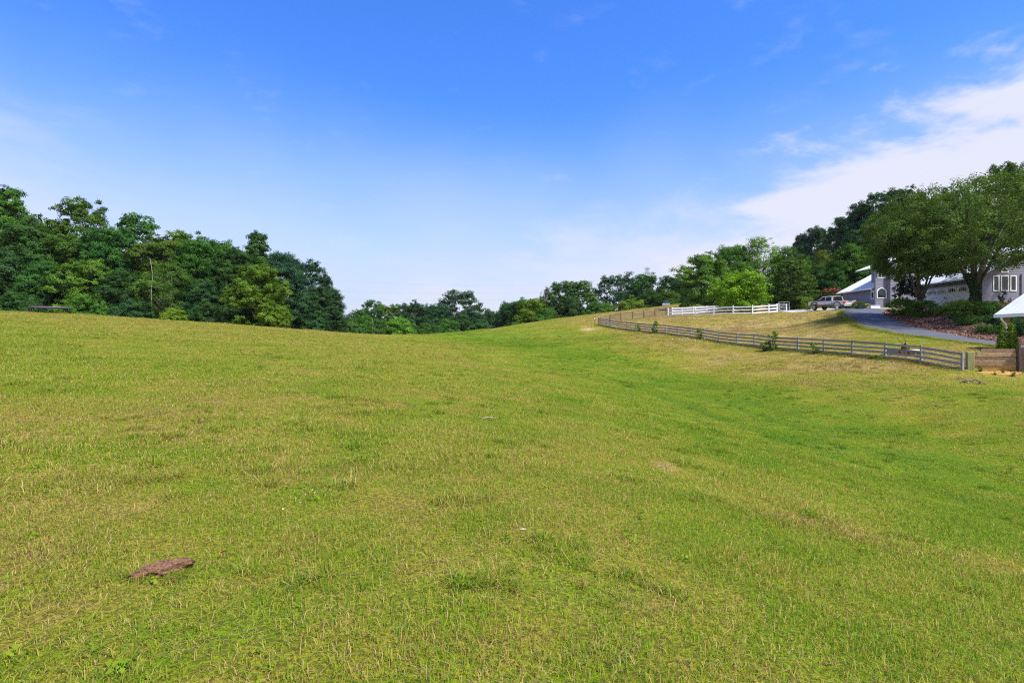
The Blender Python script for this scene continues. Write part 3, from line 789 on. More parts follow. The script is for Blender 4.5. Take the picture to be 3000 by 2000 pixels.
for a in (
    (2068, 738, 165, 103, 'oakA', 'light', 'light green spreading tree with visible trunk behind the white fence'),
    (2150, 716, 140, 125, 'oakB', 'fresh', 'taller dark-leaved tree behind the light green spreading tree'),
    (2236, 702, 165, 122, 'fine', 'light', 'feathery light green tree rising behind the lime-green round tree'),
    (2318, 728, 130, 118, 'fine', 'fresh', 'feathery green tree behind the dark domed tree'),
    (2165, 775, 170, 112, 'dense', 'fresh', 'mid-green tree between the lime-green tree and the feathery one'),
    (2170, 801, 175, 88, 'globe', 'lime', 'lime-green globe-shaped tree behind the white fence'),
    (2318, 761, 155, 90, 'domed', 'olive', 'dark green domed tree with yellowish tips beside the white gate'),
    (2350, 690, 80, 175, 'dense', 'blue', 'small far blackish-green tree on the hill, left of the pair'),
    (2393, 662, 100, 172, 'oakB', 'blue', 'far blackish-green tree on the hill, taller of the pair'),
    (2418, 738, 95, 108, 'fine', 'yg', 'yellow-green tree peeping over the tree line above the truck'),
    (2400, 780, 110, 100, 'dense', 'mid', 'bushy tree between the domed tree and the truck'),
    (2490, 722, 150, 98, 'dense', 'fresh', 'bright green tree standing behind the low wing of the house'),
    (2445, 790, 120, 96, 'dense', 'mid', 'mid-green tree directly above the truck cab'),
    (2560, 735, 120, 100, 'dense', 'yg', 'yellow-green tree half hidden behind the upper house roof'),
    (2478, 628, 105, 140, 'oakA', 'deep', 'hill tree at the low left end of the wooded hill'),
    (2522, 590, 110, 136, 'oakB', 'blue', 'hill tree with knobbly top second along the wooded hill'),
    (2585, 560, 135, 132, 'old', 'deep', 'hill tree third along the wooded hill skyline'),
    (2655, 546, 150, 130, 'oakA', 'deep', 'hill tree whose top just shows above the maple crowns'),
    (2505, 680, 120, 128, 'dense', 'deep', 'dark tree low on the front of the wooded hill'),
    (2570, 640, 160, 126, 'dense', 'mid', 'tree on the hill front behind the maple crowns'),
    (2955, 480, 210, 82, 'old', 'olive', 'great tree behind the house, highest crown at the frame edge'),
    (2800, 552, 200, 90, 'oakA', 'mid', 'tree behind the house roof showing over the maples'),
    (3080, 460, 220, 84, 'oakB', 'olive', 'tree past the frame edge behind the house'),
    (2890, 620, 220, 84, 'dense', 'deep', 'dense tree behind the garage roof'),
):
    tree(*a, group=G4)

# the two maples in front of the garage
COLR['maple'] = (.088, .152, .026)
def maple(name, label, x, y, zt, Rm, seed, colr, stems, rb, zb):
    z0 = hz(x, y); T = zt - z0
    P, N, C, cr, r = foliage(seed, Rm, T, zb, 'broad', 260, 400, .18, clr=(.13, .24), lobes=.22, fill=.42, flat=.62, twig=.36)
    me = leaf_mesh('crown', P, N, .18, r, .6, LV); me.materials.append(M['leaf'])
    t = thing(name, label, 'tree', (x, y, z0 - .05))
    o = link('crown', me, None, t); o.color = (*COLR[colr], 1)
    m = MB()
    m.tube([(0, 0, -.3), (0, 0, .3), (.02, 0, 1.0), (0, .02, 1.9)], [rb * 1.45, rb * 1.05, rb * .92, rb * .9], 14)
    o1 = m.build('trunk', M['bark'], t, smooth=True)
    for k in range(stems):
        a = 2 * math.pi * k / stems + r.uniform(-.3, .3); ou = Rm * r.uniform(.35, .6)
        e = Vector((math.cos(a) * ou, math.sin(a) * ou, T * r.uniform(.6, .82)))
        s = Vector((math.cos(a) * rb * .35, math.sin(a) * rb * .35, 1.5))
        mid = s.lerp(e, .45) + Vector((0, 0, T * .05))
        l = MB(); rr = rb * r.uniform(.34, .5)
        l.tube([s, s.lerp(mid, .5), mid, mid.lerp(e, .5), e], [rr * 1.15, rr, rr * .8, rr * .55, rr * .2], 8)
        l.build('limb', M['bark'], t, smooth=True)
    return t, r
mt, mr = maple('maple_tree', 'big spreading maple with ivy-clad trunk before the garage door', 43.9, 54.0, 16.9, 8.4, 51, 'maple', 7, .34, 3.2)
n = 2600; a = mr.uniform(0, 6.28, n); q = mr.uniform(0, 1, n); zz = q * 3.0
rad = .40 + .10 * np.sin(zz * 2 + a) + .42 * np.clip((zz - 1.6) / 1.4, 0, 1) ** 1.3 + mr.normal(size=n) * .05
P = np.stack([rad * np.cos(a), rad * np.sin(a), zz], 1); N = np.stack([np.cos(a), np.sin(a), .35 + 0 * a], 1) + mr.normal(size=(n, 3)) * .3
N /= np.linalg.norm(N, axis=1, keepdims=True)
iv = leaf_mesh('ivy', P, N, .15, mr, .85); iv.materials.append(M['leaf']); io = link('ivy', iv, None, mt); io.color = (.030, .062, .018, 1)
maple('maple_tree', 'smaller maple with slanting limbs nearer the tower, left of the ivy-clad one', 41.9, 58.4, 16.4, 6.2, 52, 'maple', 5, .24, 3.9)

# shrubs
def shrub_variant(key, seed, Rr, T, prof, ncl, per, size, mat='leaf', **kw):
    P, N, C, cr, r = foliage(seed, Rr, T, .02, prof, ncl, per, size, **kw)
    cm = leaf_mesh('foliage', P, N, size, r, .5, LV); cm.materials.append(M[mat])
    m = MB()
    for k in range(7):
        a = 6.28 * k / 7; e = Vector((math.cos(a) * Rr * .55, math.sin(a) * Rr * .55, T * .6))
        m.tube([(math.cos(a) * .05, math.sin(a) * .05, -.1), e * .5, e], [.03, .022, .01], 5)
    tm = bpy.data.meshes.new('stems'); tm.from_pydata(m.v, [], m.f); tm.update(); tm.materials.append(M['bark'])
    VAR[key] = (cm, tm, Rr, T)
shrub_variant('burn', 61, 1.6, 2.0, 'round', 95, 130, .11, clr=(.18, .30), flat=.75, lobes=.10)
shrub_variant('box', 62, .8, 1.0, 'round', 60, 110, .07, clr=(.2, .3), lobes=.08)
shrub_variant('upright', 63, .5, 1.3, 'vase', 26, 80, .07, clr=(.2, .3))
shrub_variant('holly', 64, 1.8, 3.4, 'bushy', 85, 130, .15, clr=(.18, .28), lobes=.12)
shrub_variant('cover', 65, 1.6, .7, 'bushy', 60, 110, .10, clr=(.18, .3))
shrub_variant('cypress', 66, .62, 1.9, 'cone', 230, 130, .06, mat='needle', clr=(.18, .28), fill=.55, lobes=.05, flat=1.3, upness=.8)
shrub_variant('sapling', 67, .5, 1.5, 'oval', 26, 40, .10, clr=(.2, .36), fill=.2, twig=.5)
shrub_variant('myrtle', 68, 1.6, 3.0, 'vase', 60, 110, .13, clr=(.16, .28))
def shrub(name, cat, label, x, y, h, Rm, key, colr, group=None, lift=0.0):
    cm, tm, Rr, T = VAR[key]
    z0 = hz(x, y) + lift
    t = thing(name, label, cat, (x, y, z0), random.uniform(0, 6.28), group)
    for nm, me in (('foliage', cm), ('stems', tm)):
        o = link(nm, me, None, t); o.scale = (Rm / Rr, Rm / Rr, h / T); o.color = (*COLR[colr], 1)
    return t
COLR['burn'] = (.085, .175, .020); COLR['holly'] = (.028, .055, .018); COLR['cyp'] = (.15, .25, .016); COLR['hosta'] = (.16, .26, .03)
GB = 'shrubs on the mulch bank'
for u, D, h, r_, k, c, lab in (
    (2640, 60.5, 1.8, 1.5, 'burn', 'burn', 'spreading green shrub nearest the tower at the top of the mulch bank'),
    (2700, 57.6, 1.75, 1.6, 'burn', 'burn', 'wide layered green shrub second along the mulch bank below the garage door'),
    (2812, 53.0, 1.75, 1.6, 'burn', 'burn', 'wide layered green shrub below the maple trunk on the mulch bank'),
    (2758, 55.5, .8, .8, 'cover', 'yg', 'low yellowish plant between the two wide shrubs'),
    (2880, 52.4, .9, 1.4, 'cover', 'fresh', 'leafy ground cover right of the maple trunk'),
    (2840, 51.0, .8, 1.2, 'cover', 'mid', 'low ground cover beneath the wide shrub by the maple'),
    (2915, 51.0, .9, 1.5, 'cover', 'mid', 'leafy ground cover on the bank behind the pavilion roof tip'),
    (2950, 46.0, 1.5, 1.6, 'burn', 'deep', 'dark spreading shrub on the bank behind the downspout'),
    (2905, 45.5, .7, 1.3, 'cover', 'mid', 'low green juniper left of the downspout on the mulch'),
    (2990, 43.5, 1.2, 1.3, 'cover', 'deep', 'dark low shrub at the frame edge behind the small evergreen'),
):
    x, y = plan(u, D); shrub('garden_shrub', 'shrub', lab, x, y, h, r_, k, c, GB)
x, y = plan(2662, 62.5); shrub('holly_bush', 'shrub', 'tall dark holly-like bush beside the tower corner', x, y, 4.2, 1.75, 'holly', 'holly')
x, y = plan(2936, 55.4); shrub('upright_shrub', 'shrub', 'narrow upright shrub under the three tall windows', x, y, 1.3, .5, 'upright', 'holly')
x, y = plan(2958, 55.6); shrub('upright_shrub', 'shrub', 'tiny upright shrub right of the one under the windows', x, y, .6, .25, 'upright', 'holly')
x, y = plan(2517, 73.6); shrub('boxwood_bush', 'shrub', 'clipped boxwood bush between the truck and the flower pot', x, y, 1.05, .95, 'box', 'olive')
x, y = plan(2368, 84.5); shrub('hosta_bush', 'shrub', 'bright yellow-green bush in front of the truck nose', x, y, 1.9, 1.1, 'box', 'hosta')
x, y = plan(2330, 88.5); shrub('garden_shrub', 'shrub', 'dark low shrub in the shade right of the white gate', x, y, 1.6, 1.5, 'burn', 'deep')
ct = shrub('crape_myrtle', 'shrub', 'shrub with red-pink blossom behind the truck roof', *plan(2440, 88.0), 2.9, 1.9, 'myrtle', 'olive')
r = np.random.default_rng(70); n = 150; a = r.uniform(0, 6.28, n); q = np.sqrt(r.uniform(0, 1, n)) * 1.9
P = np.stack([q * np.cos(a), q * np.sin(a), 2.75 - .22 * (q / 1.9) ** 2 * 3 + r.normal(size=n) * .12], 1)
link('blossom', leaf_mesh('blossom', P, unit(n, r), .2, r, .8), M['petal'], ct)
shrub('arborvitae', 'shrub', 'cone-shaped small evergreen behind the timber wall, the left and shorter of two', *plan(2937, 32.9), 1.95, .42, 'cypress', 'cyp', 'cone evergreens behind the timber wall', -.1)
shrub('arborvitae', 'shrub', 'cone-shaped small evergreen behind the timber wall, the right and fuller of two', *plan(2962, 32.7), 2.0, .55, 'cypress', 'cyp', 'cone evergreens behind the timber wall', -.1)
GS = 'saplings growing through the board fence'
for u, off, h, r_, lab in (
    (1871.5, -.35, .95, .28, 'thin sapling at the board fence, first from the far corner'),
    (1918, -.35, 1.65, .42, 'leafy bushy sapling hiding a fence post, second from the far corner'),
    (2049, -.35, 1.25, .34, 'sapling at the board fence left of the daisies'),
    (2262, -.4, 1.75, .5, 'tallest feathery sapling at the board fence below the white gate'),
    (2239, -.6, .75, .42, 'low leafy weed at the foot of the tallest fence sapling'),
    (2385, -.35, .95, .32, 'small leafy sapling at the board fence below the truck'),
):
    # the sapling stands just in front of the fence line on that bearing
    us = FP[:, 0] / FP[:, 1] * F + 1500; D = float(np.interp(u, us, FP[:, 1])) + off * 2
    shrub('fence_sapling', 'sapling', lab, *plan(u, D), h, r_, 'sapling', 'light', GS)

# two bare stems at the edge of the wood, a pale trunk in the gap
def bare_tree(label, x, y, pts, r0, mat='bark_pale'):
    t = thing('bare_tree', label, 'tree', (x, y, hz(x, y)))
    MB().tube(pts[0], [r0 * (1 - .75 * i / (len(pts[0]) - 1)) for i in range(len(pts[0]))], 8).build('trunk', M[mat], t, smooth=True)
    for p in pts[1:]:
        MB().tube(p, [r0 * .55 * (1 - .75 * i / (len(p) - 1)) for i in range(len(p))], 6).build('limb', M[mat], t, smooth=True)
x, y = plan(446, 83.5)
bare_tree('pale broken dead trunk with bent limbs in the wood edge', x, y, [[(0, 0, -.3), (-.1, 0, 2), (-.2, .1, 4.0), (-.1, 0, 5.2), (.1, 0, 6.6), (-.2, 0, 8.4), (-.35, 0, 9.2)], [(-.15, 0, 4.6), (-1.0, -.2, 4.2), (-1.7, -.3, 5.3), (-2.4, -.2, 5.9)], [(-.12, 0, 4.9), (.9, -.2, 5.0), (1.7, -.2, 5.4), (2.6, -.1, 6.0)]], .09)
x, y = plan(500, 83.6)
bare_tree('slim grey trunk with a side fork right of the dead trunk', x, y, [[(0, 0, -.3), (.05, 0, 2), (0, 0, 4.0), (.1, 0, 6.0), (.2, 0, 6.8)], [(0, 0, 2.4), (-.8, -.1, 3.6), (-1.5, -.1, 4.2)], [(.05, 0, 3.6), (-.2, -.1, 5.4), (-.45, -.1, 7.0)]], .07, 'bark')
x, y = plan(1091, 168)
bare_tree('slim pale birch-like trunk in the valley gap', x, y, [[(0, 0, -.5), (.05, 0, 5), (0, 0, 8), (.1, 0, 11)], [(0, 0, 6), (.8, 0, 9)]], .09)

# ------------------------------------------------------------------ grass
def blades(seed, n, rad, hlo, hhi, wd, lean, name):
    r = np.random.default_rng(seed)
    a = r.uniform(0, 6.28, n); q = rad * np.sqrt(r.uniform(0, 1, n))
    base = np.stack([q * np.cos(a), q * np.sin(a), np.full(n, -.012)], 1)
    h = r.uniform(hlo, hhi, n) * r.uniform(.6, 1, n)
    la = r.uniform(0, 6.28, n); ln = np.abs(r.normal(size=n)) * lean + .1
    d = np.stack([np.cos(la), np.sin(la), 0 * la], 1); s = np.stack([-np.sin(la + r.normal(size=n) * .6), np.cos(la), 0 * la], 1)
    ww = (wd * r.uniform(.6, 1.3, n))[:, None]
    mid = base + d * (ln * h * .35)[:, None]; mid[:, 2] += h * .62
    tip = base + d * (ln * h * 1.1)[:, None]; tip[:, 2] += h * np.clip(1.05 - ln * .42, .25, 1)
    v = np.stack([base - s * ww * .5, base + s * ww * .5, mid + s * ww * .42, mid - s * ww * .42, tip], 1).reshape(-1, 3)
    i = np.arange(n)[:, None] * 5
    lv = r.uniform(0, 1, n)
    me = np_mesh(name, v, [i + np.array([[0, 1, 2, 3]]), i + np.array([[3, 2, 4]])], {'lv': ('FACE', np.concatenate([lv, lv]))})
    me.materials.append(M['grass'])
    return bpy.data.objects.new(name, me)
def source(name, objs):
    c = bpy.data.collections.new(name)
    for o in objs: c.objects.link(o)
    return c
def scatter(name, label, P, rot, scl, idx, dry, coll, kind='stuff', cat=None):
    """one object: plants of a few kinds stood at many places"""
    me = bpy.data.meshes.new(name)
    n = len(P); me.vertices.add(n); me.vertices.foreach_set('co', np.asarray(P, np.float32).ravel())
    for k, ty, arr, f in (('rot', 'FLOAT_VECTOR', rot, 'vector'), ('scl', 'FLOAT_VECTOR', scl, 'vector'), ('idx', 'INT', idx, 'value'), ('dry', 'FLOAT', dry, 'value')):
        a = me.attributes.new(k, ty, 'POINT'); a.data.foreach_set(f, np.asarray(arr, np.int32 if ty == 'INT' else np.float32).ravel())
    o = link(name, me)
    g = bpy.data.node_groups.new(name, 'GeometryNodeTree')
    g.interface.new_socket('Geometry', in_out='INPUT', socket_type='NodeSocketGeometry'); g.interface.new_socket('Geometry', in_out='OUTPUT', socket_type='NodeSocketGeometry')
    N = g.nodes.new; L = g.links.new
    gi, go, ip, ci = N('NodeGroupInput'), N('NodeGroupOutput'), N('GeometryNodeInstanceOnPoints'), N('GeometryNodeCollectionInfo')
    ci.inputs['Collection'].default_value = coll; ci.inputs['Separate Children'].default_value = True; ci.inputs['Reset Children'].default_value = True
    ip.inputs['Pick Instance'].default_value = True
    for k, ty, s in (('rot', 'FLOAT_VECTOR', 'Rotation'), ('scl', 'FLOAT_VECTOR', 'Scale'), ('idx', 'INT', 'Instance Index')):
        na = N('GeometryNodeInputNamedAttribute'); na.data_type = ty; na.inputs['Name'].default_value = k; L(na.outputs['Attribute'], ip.inputs[s])
    L(gi.outputs[0], ip.inputs['Points']); L(ci.outputs[0], ip.inputs['Instance']); L(ip.outputs[0], go.inputs[0])
    md = o.modifiers.new('scatter', 'NODES'); md.node_group = g
    return tag(o, label, cat, None, kind)
def slope_euler(x, y, yaw):
    e = .35
    gx_ = (height(x + e, y) - height(x - e, y)) / (2 * e); gy_ = (height(x, y + e) - height(x, y - e)) / (2 * e)
    n = np.stack([-gx_, -gy_, np.ones_like(gx_)], 1); n /= np.linalg.norm(n, axis=1, keepdims=True)
    t = np.stack([np.cos(yaw), np.sin(yaw), 0 * yaw], 1); t -= n * np.sum(t * n, 1, keepdims=True); t /= np.linalg.norm(t, axis=1, keepdims=True)
    b = np.cross(n, t)
    # columns t, b, n -> euler XYZ
    ey = -np.arcsin(np.clip(t[:, 2], -1, 1)); ez = np.arctan2(t[:, 1], t[:, 0]); ex = np.arctan2(b[:, 2], n[:, 2])
    return np.stack([ex, ey, ez], 1)
def blocked(x, y):
    return inside(P_DRIVE, x, y) | inside(P_PAD, x, y) | inside(P_MULCH, x, y) | inside(P_HOUSE, x, y)
def thatch(seed):
    o = blades(seed, 260, .32, .015, .05, .0036, 2.2, 'thatch'); a = o.data.attributes['lv']; n = len(a.data); v = np.empty(n, np.float32); a.data.foreach_get('value', v)
    a.data.foreach_set('value', .62 + .5 * v); return o
turf = source('turf_kinds', [blades(100 + k, 380, .32, .03, .10, .0037, .85, 'turf') for k in range(8)] + [thatch(120 + k) for k in range(3)])
rg = np.random.default_rng(5)
PP = []; SC = []
for lo, hi, st, sxy, sz in ((0.8, 7.2, .25, 1.0, 1.0), (6.8, 15.5, .37, 1.55, 1.12), (15, 34, .60, 2.5, 1.25), (33, 70, 1.0, 4.2, 1.45), (68, 126, 1.7, 7.0, 1.7)):
    xs, ys = np.meshgrid(np.arange(-hi * 1.0 - 3, hi * 1.0 + 4, st), np.arange(.5, hi + st, st))
    x = xs.ravel() + rg.uniform(-.5, .5, xs.size) * st; y = ys.ravel() + rg.uniform(-.5, .5, xs.size) * st
    d = np.hypot(x, y); k = (d >= lo) & (d < hi) & (np.abs(x) < .95 * y + 3.5)
    x, y = x[k], y[k]
    k = ~blocked(x, y); x, y = x[k], y[k]
    PP.append(np.stack([x, y], 1)); SC.append(np.stack([np.full(len(x), sxy), np.full(len(x), sxy), np.full(len(x), sz)], 1))
PP = np.concatenate(PP); SC = np.concatenate(SC)
x, y = PP[:, 0], PP[:, 1]
dr, br = dryness(x, y)
lawn = inside(P_LAWN, x, y)
k = br < .25; x, y, SC, dr, lawn = x[k], y[k], SC[k], dr[k], lawn[k]
n = len(x)
lush = fbm(x / 1.1, y / 1.1, 77, 3)
SC[:, 2] *= np.where(lawn, .7, .62 + 1.0 * np.clip(lush - .25, 0, 1) * 1.1) * rg.uniform(.8, 1.2, n)
print('turf patches', n)
scatter('pasture_grass', 'short grazed pasture grass, green mixed with straw', np.stack([x, y, height(x, y)], 1), slope_euler(x, y, rg.uniform(0, 6.28, n)), SC, np.where(rg.uniform(0, 1, n) < .16, rg.integers(8, 11, n), rg.integers(0, 8, n)), np.clip(dr + rg.normal(size=n) * .05, 0, 1), turf)
# coarser tufts
def ground_at(u, v):
    """where the sight line through a pixel meets the ground"""
    D = np.geomspace(2, 120, 1500); x = (u - 1500) / F * D; z = height(x, D); q = 1000 - (z - EYE) / D * F
    i = int(np.argmax(q <= v)); return float(x[i]), float(D[i]), float(z[i])
DUNG = ground_at(470, 1682)
tufts = source('tuft_kinds', [blades(140 + k, 95, .09, .08, .19, .005, .9, 'tuft') for k in range(5)])
m = 7000
x = rg.uniform(-1, 1, m); y = np.sqrt(rg.uniform(0, 1, m)) * 75 + 1.5; x = x * (.95 * y + 2)
k = (fbm(x / 3.5, y / 3.5, 91, 3) > .50) & ~blocked(x, y) & ~inside(P_LAWN, x, y); x, y = x[k], y[k]
# ranker grass along the foot of the board fence
t = rg.uniform(0, 1, 1100); fx = np.interp(t, np.linspace(0, 1, len(FP)), FP[:, 0]) + rg.normal(size=1100) * .22 - .15; fy = np.interp(t, np.linspace(0, 1, len(FP)), FP[:, 1])
# grass creeping over the drive's edges, clumps close to the eye, rank growth under the wood
def along(pts, m, off, jit):
    P = np.array(pts); t = rg.uniform(0, len(P) - 1, m); i = np.arange(len(P)); q = np.stack([np.interp(t, i, P[:, 0]), np.interp(t, i, P[:, 1])], 1)
    return q[:, 0] + off + rg.normal(size=m) * jit, q[:, 1] + rg.normal(size=m) * jit
ex, ey = along(sl, 1500, -.12, .12)
cx_, cy_ = rg.uniform(-1, 1, 34), rg.uniform(3.6, 14, 34); cx_ = cx_ * (cy_ * .9)
nx2 = (cx_.repeat(9) + rg.normal(size=306) * .15); ny2 = cy_.repeat(9) + rg.normal(size=306) * .12
k = ~blocked(nx2, ny2); nx2, ny2 = nx2[k], ny2[k]
wu = rg.uniform(-60, 1420, 2600); wD = np.interp(wu, [c[0] for c in CREST], [c[2] for c in CREST]) * rg.uniform(1.0, 1.1, 2600); wx, wy = (wu - 1500) / F * wD, wD
fx = np.r_[fx, ex, nx2, wx]; fy = np.r_[fy, ey, ny2, wy]; nw = len(wx)
# blades standing round the rim of the dung clump
ga = rg.uniform(0, 6.28, 26); gx_, gy_ = DUNG[0] + np.cos(ga) * .17 * rg.uniform(.75, 1.1, 26), DUNG[1] + np.sin(ga) * .13 * rg.uniform(.75, 1.1, 26)
nf = len(x) + len(fx); x = np.r_[x, fx, gx_]; y = np.r_[y, fy, gy_]; n = len(x)
dd = np.hypot(x, y); s = rg.uniform(.55, 1.25, n) * (1 + dd / 75)
s[nf:] *= .42; s[nf - nw:nf] *= 1.7; s[nf - nw - len(nx2):nf - nw] *= .72
dr, br = dryness(x, y)
scatter('grass_tufts', 'ranker tufts of coarse grass in the pasture', np.stack([x, y, height(x, y)], 1), slope_euler(x, y, rg.uniform(0, 6.28, n)), np.stack([s * 1.15, s * 1.15, np.where(np.arange(n) >= nf - nw, np.clip(s, 0, 3.2), np.clip(s, 0, 1.25)) * .9], 1), rg.integers(0, 5, n), np.clip(dr - .02 + rg.normal(size=n) * .08, 0, 1), tufts)
# broad-leaved weeds and clover among the grass
def rosette(seed):
    r = np.random.default_rng(seed); k = int(r.integers(9, 22)); a = r.uniform(0, 6.28, k); q = r.uniform(.01, .09, k)
    P = np.stack([q * np.cos(a), q * np.sin(a), r.uniform(.025, .06, k)], 1); N = np.stack([np.cos(a) * .5, np.sin(a) * .5, 0 * a + 1], 1) + r.normal(size=(k, 3)) * .25
    me = leaf_mesh('clover', P, N / np.linalg.norm(N, axis=1, keepdims=True), .034, r, .75, r.uniform(.2, .6, k)); me.materials.append(M['grass']); return bpy.data.objects.new('clover', me)
clover = source('clover_kinds', [rosette(160 + k) for k in range(6)])
m = 1400; y = rg.uniform(0, 1, m) ** .6 * 22 + 1.5; x = rg.uniform(-1, 1, m) * (.95 * y + 2)
k = fbm(x / 1.6, y / 1.6, 67, 3) > .52; x, y = x[k], y[k]; n = len(x); s = rg.uniform(.45, 1.0, n)
scatter('clover_weeds', 'small broad-leaved weeds among the near grass', np.stack([x, y, height(x, y)], 1), slope_euler(x, y, rg.uniform(0, 6.28, n)), np.stack([s, s, s], 1), rg.integers(0, 6, n), rg.uniform(.25, .5, n), clover)
# seed stalks
def stalk(seed):
    r = np.random.default_rng(seed); mb = MB(); b = r.uniform(.05, .3)
    pts = [(b * q * q, .03 * math.sin(q * 4 + seed), .34 * q) for q in np.linspace(0, 1, 7)]
    mb.tube(pts, [.0016, .0016, .0015, .0015, .0022, .0026, .0010], 4)
    me = bpy.data.meshes.new('stalk'); me.from_pydata(mb.v, [], mb.f); me.update()
    a = me.attributes.new('lv', 'FLOAT', 'FACE'); a.data.foreach_set('value', np.full(len(me.polygons), .75, np.float32))
    me.materials.append(M['grass']); return bpy.data.objects.new('stalk', me)
stalks = source('stalk_kinds', [stalk(k) for k in range(5)])
m = 900
y = rg.uniform(0, 1, m) ** .7 * 38 + 2; x = rg.uniform(-1, 1, m) * (.95 * y + 2)
k = ~blocked(x, y) & ~inside(P_LAWN, x, y) & (fbm(x / 5, y / 5, 55, 2) > .42); x, y = x[k], y[k]; n = len(x)
s = rg.uniform(.35, .9, n)
th = 1 + np.hypot(x, y) / 9
eu = np.stack([rg.normal(size=n) * .45, rg.normal(size=n) * .45, rg.uniform(0, 6.28, n)], 1)
scatter('seed_stalks', 'thin pale seed stalks standing above the grass', np.stack([x, y, height(x, y)], 1), eu, np.stack([s * th ** .4, s * th ** .4, s], 1), rg.integers(0, 5, n), np.full(n, .72), stalks)
# leaf litter on the mulch bank
def flake(seed):
    r = np.random.default_rng(seed); k = 7
    P = np.stack([r.uniform(-.12, .12, k), r.uniform(-.12, .12, k), r.uniform(.01, .05, k)], 1); N = unit(k, r) * .5 + np.array([0, 0, .8]); N /= np.linalg.norm(N, axis=1, keepdims=True)
    me = leaf_mesh('litter', P, N, .10, r, .6); me.materials.append(M['litter']); return bpy.data.objects.new('litter', me)
mm, t = new_mat('leaf_litter')
b_ = t.n('ShaderNodeAttribute', attribute_name='lv'); oi = t.n('ShaderNodeObjectInfo')
k_ = t.val(t.val(b_.outputs['Fac'], .7), t.val(oi.outputs['Random'], .3), 'ADD')
col = t.ramp(k_, [(0, (.06, .030, .026)), (.4, (.13, .072, .055)), (.7, (.24, .14, .10)), (.9, (.36, .24, .17)), (1, (.50, .36, .25))])
d = t.n('ShaderNodeBsdfDiffuse'); t.l(col, d.inputs[0]); o = t.n('ShaderNodeOutputMaterial'); t.l(d.outputs[0], o.inputs[0]); M['litter'] = mm
lit = source('litter_kinds', [flake(k) for k in range(6)])
m = 26000; x = rg.uniform(34, 52, m); y = rg.uniform(36, 72, m); k = inside(P_MULCH, x, y) & ~inside(P_DRIVE, x, y); x, y = x[k], y[k]; n = len(x)
s = rg.uniform(.7, 1.4, n)
scatter('leaf_litter', 'brown dead leaves covering the mulch bank', np.stack([x, y, height(x, y) + .03], 1), slope_euler(x, y, rg.uniform(0, 6.28, n)), np.stack([s, s, s], 1), rg.integers(0, 6, n), np.zeros(n), lit)

# ------------------------------------------------------------------ fences
def board_fence(name, label, posts, H, rails, pw, mat_r, mat_p, back=.06, tall=()):
    x0, y0 = posts[0][:2]
    org = Vector((x0, y0, hz(x0, y0)))
    t = thing(name, label, 'fence', org)
    P = [Vector((p[0], p[1], hz(p[0], p[1]))) for p in posts]
    for i, p in enumerate(P):
        h = H + (.18 if i in tall else .04) + random.uniform(-.02, .03)
        q = P[min(i + 1, len(P) - 1)] - P[max(i - 1, 0)]; rot = Matrix.Rotation(math.atan2(q.y, q.x) + random.uniform(-.05, .05), 3, 'Z') @ Matrix.Rotation(random.uniform(-.02, .02), 3, 'X')
        o = MB().box((0, 0, (h - .5) / 2), (pw, pw, h + .5), rot).build('post', M[mat_p], t); o.location = p - org
    for i in range(len(P) - 1):
        a, b = P[i], P[i + 1]; d = (b - a).normalized(); s = Vector((-d.y, d.x, 0)).normalized() * back
        L = (b - a).length + .02
        for k, (zc, rh) in enumerate(rails):
            rot = d.to_track_quat('X', 'Z').to_matrix()
            da, db = random.uniform(-.018, .018), random.uniform(-.018, .018)
            aa = a + s + Vector((0, 0, zc + da)); bb = b + s + Vector((0, 0, zc + db))
            m = MB(); m.box((0, 0, 0), (L, .028, rh * random.uniform(.94, 1.05)))
            o = m.build('rail', M[mat_r], t); dd = bb - aa
            o.location = (aa + bb) * .5 - org; o.rotation_euler = dd.to_track_quat('X', 'Z').to_euler()
    return t
R4 = [(.10, .135), (.37, .125), (.64, .125), (.92, .135)]
board_fence('board_fence', 'weathered grey four-board fence curving across the pasture slope', [tuple(p) for p in FP], .98, R4, .11, 'rail', 'rail_post', -.075, (0,))
bf = [FP[0]] + [plan(u, D) for u, D in ((1787.6, 84.6), (1820, 86.0), (1853.5, 87.4), (1887, 88.8), (1919.5, 90.2), (1952, 91.5), (1982.3, 93.3), (2013, 95.2), (2043.8, 97.2), (2075, 99.2), (2106, 101.2))]
board_fence('board_fence', 'brown four-board fence running uphill from the far corner behind the white fence', bf, 1.08, [(.14, .14), (.43, .14), (.72, .14), (1.01, .15)], .12, 'brown_rail', 'brown_post', .08)
def vinyl_fence(label, posts, H, org, parent=None):
    t = parent or thing('white_fence', label, 'fence', org)
    P = [Vector((p[0], p[1], hz(p[0], p[1]))) for p in posts]
    for i, p in enumerate(P):
        q = P[min(i + 1, len(P) - 1)] - P[max(i - 1, 0)]; rot = Matrix.Rotation(math.atan2(q.y, q.x), 3, 'Z')
        o = MB().box((0, 0, H / 2 - .15), (.14, .14, H + .3), rot).build('post', M['vinyl'], t, bevel=.008); o.location = p - org
        c = MB(); c.loft([[rot @ Vector((sx * q2, sy * q2, z)) for sx, sy in ((-1, -1), (1, -1), (1, 1), (-1, 1))] for q2, z in ((.085, 0), (.085, .025), (.012, .07))])
        k = c.build('post_cap', M['vinyl'], o); k.location = (0, 0, H)
    for a, b in zip(P[:-1], P[1:]):
        for zc in (.16, .58, 1.0):
            d = b - a; o = MB().box((0, 0, 0), (d.length, .045, .15)).build('rail', M['vinyl'], t)
            o.location = (a + b) * .5 + Vector((0, 0, zc)) - org; o.rotation_euler = d.to_track_quat('X', 'Z').to_euler()
    return t
o0 = Vector((WF[0][0], WF[0][1], hz(WF[0][0], WF[0][1])))
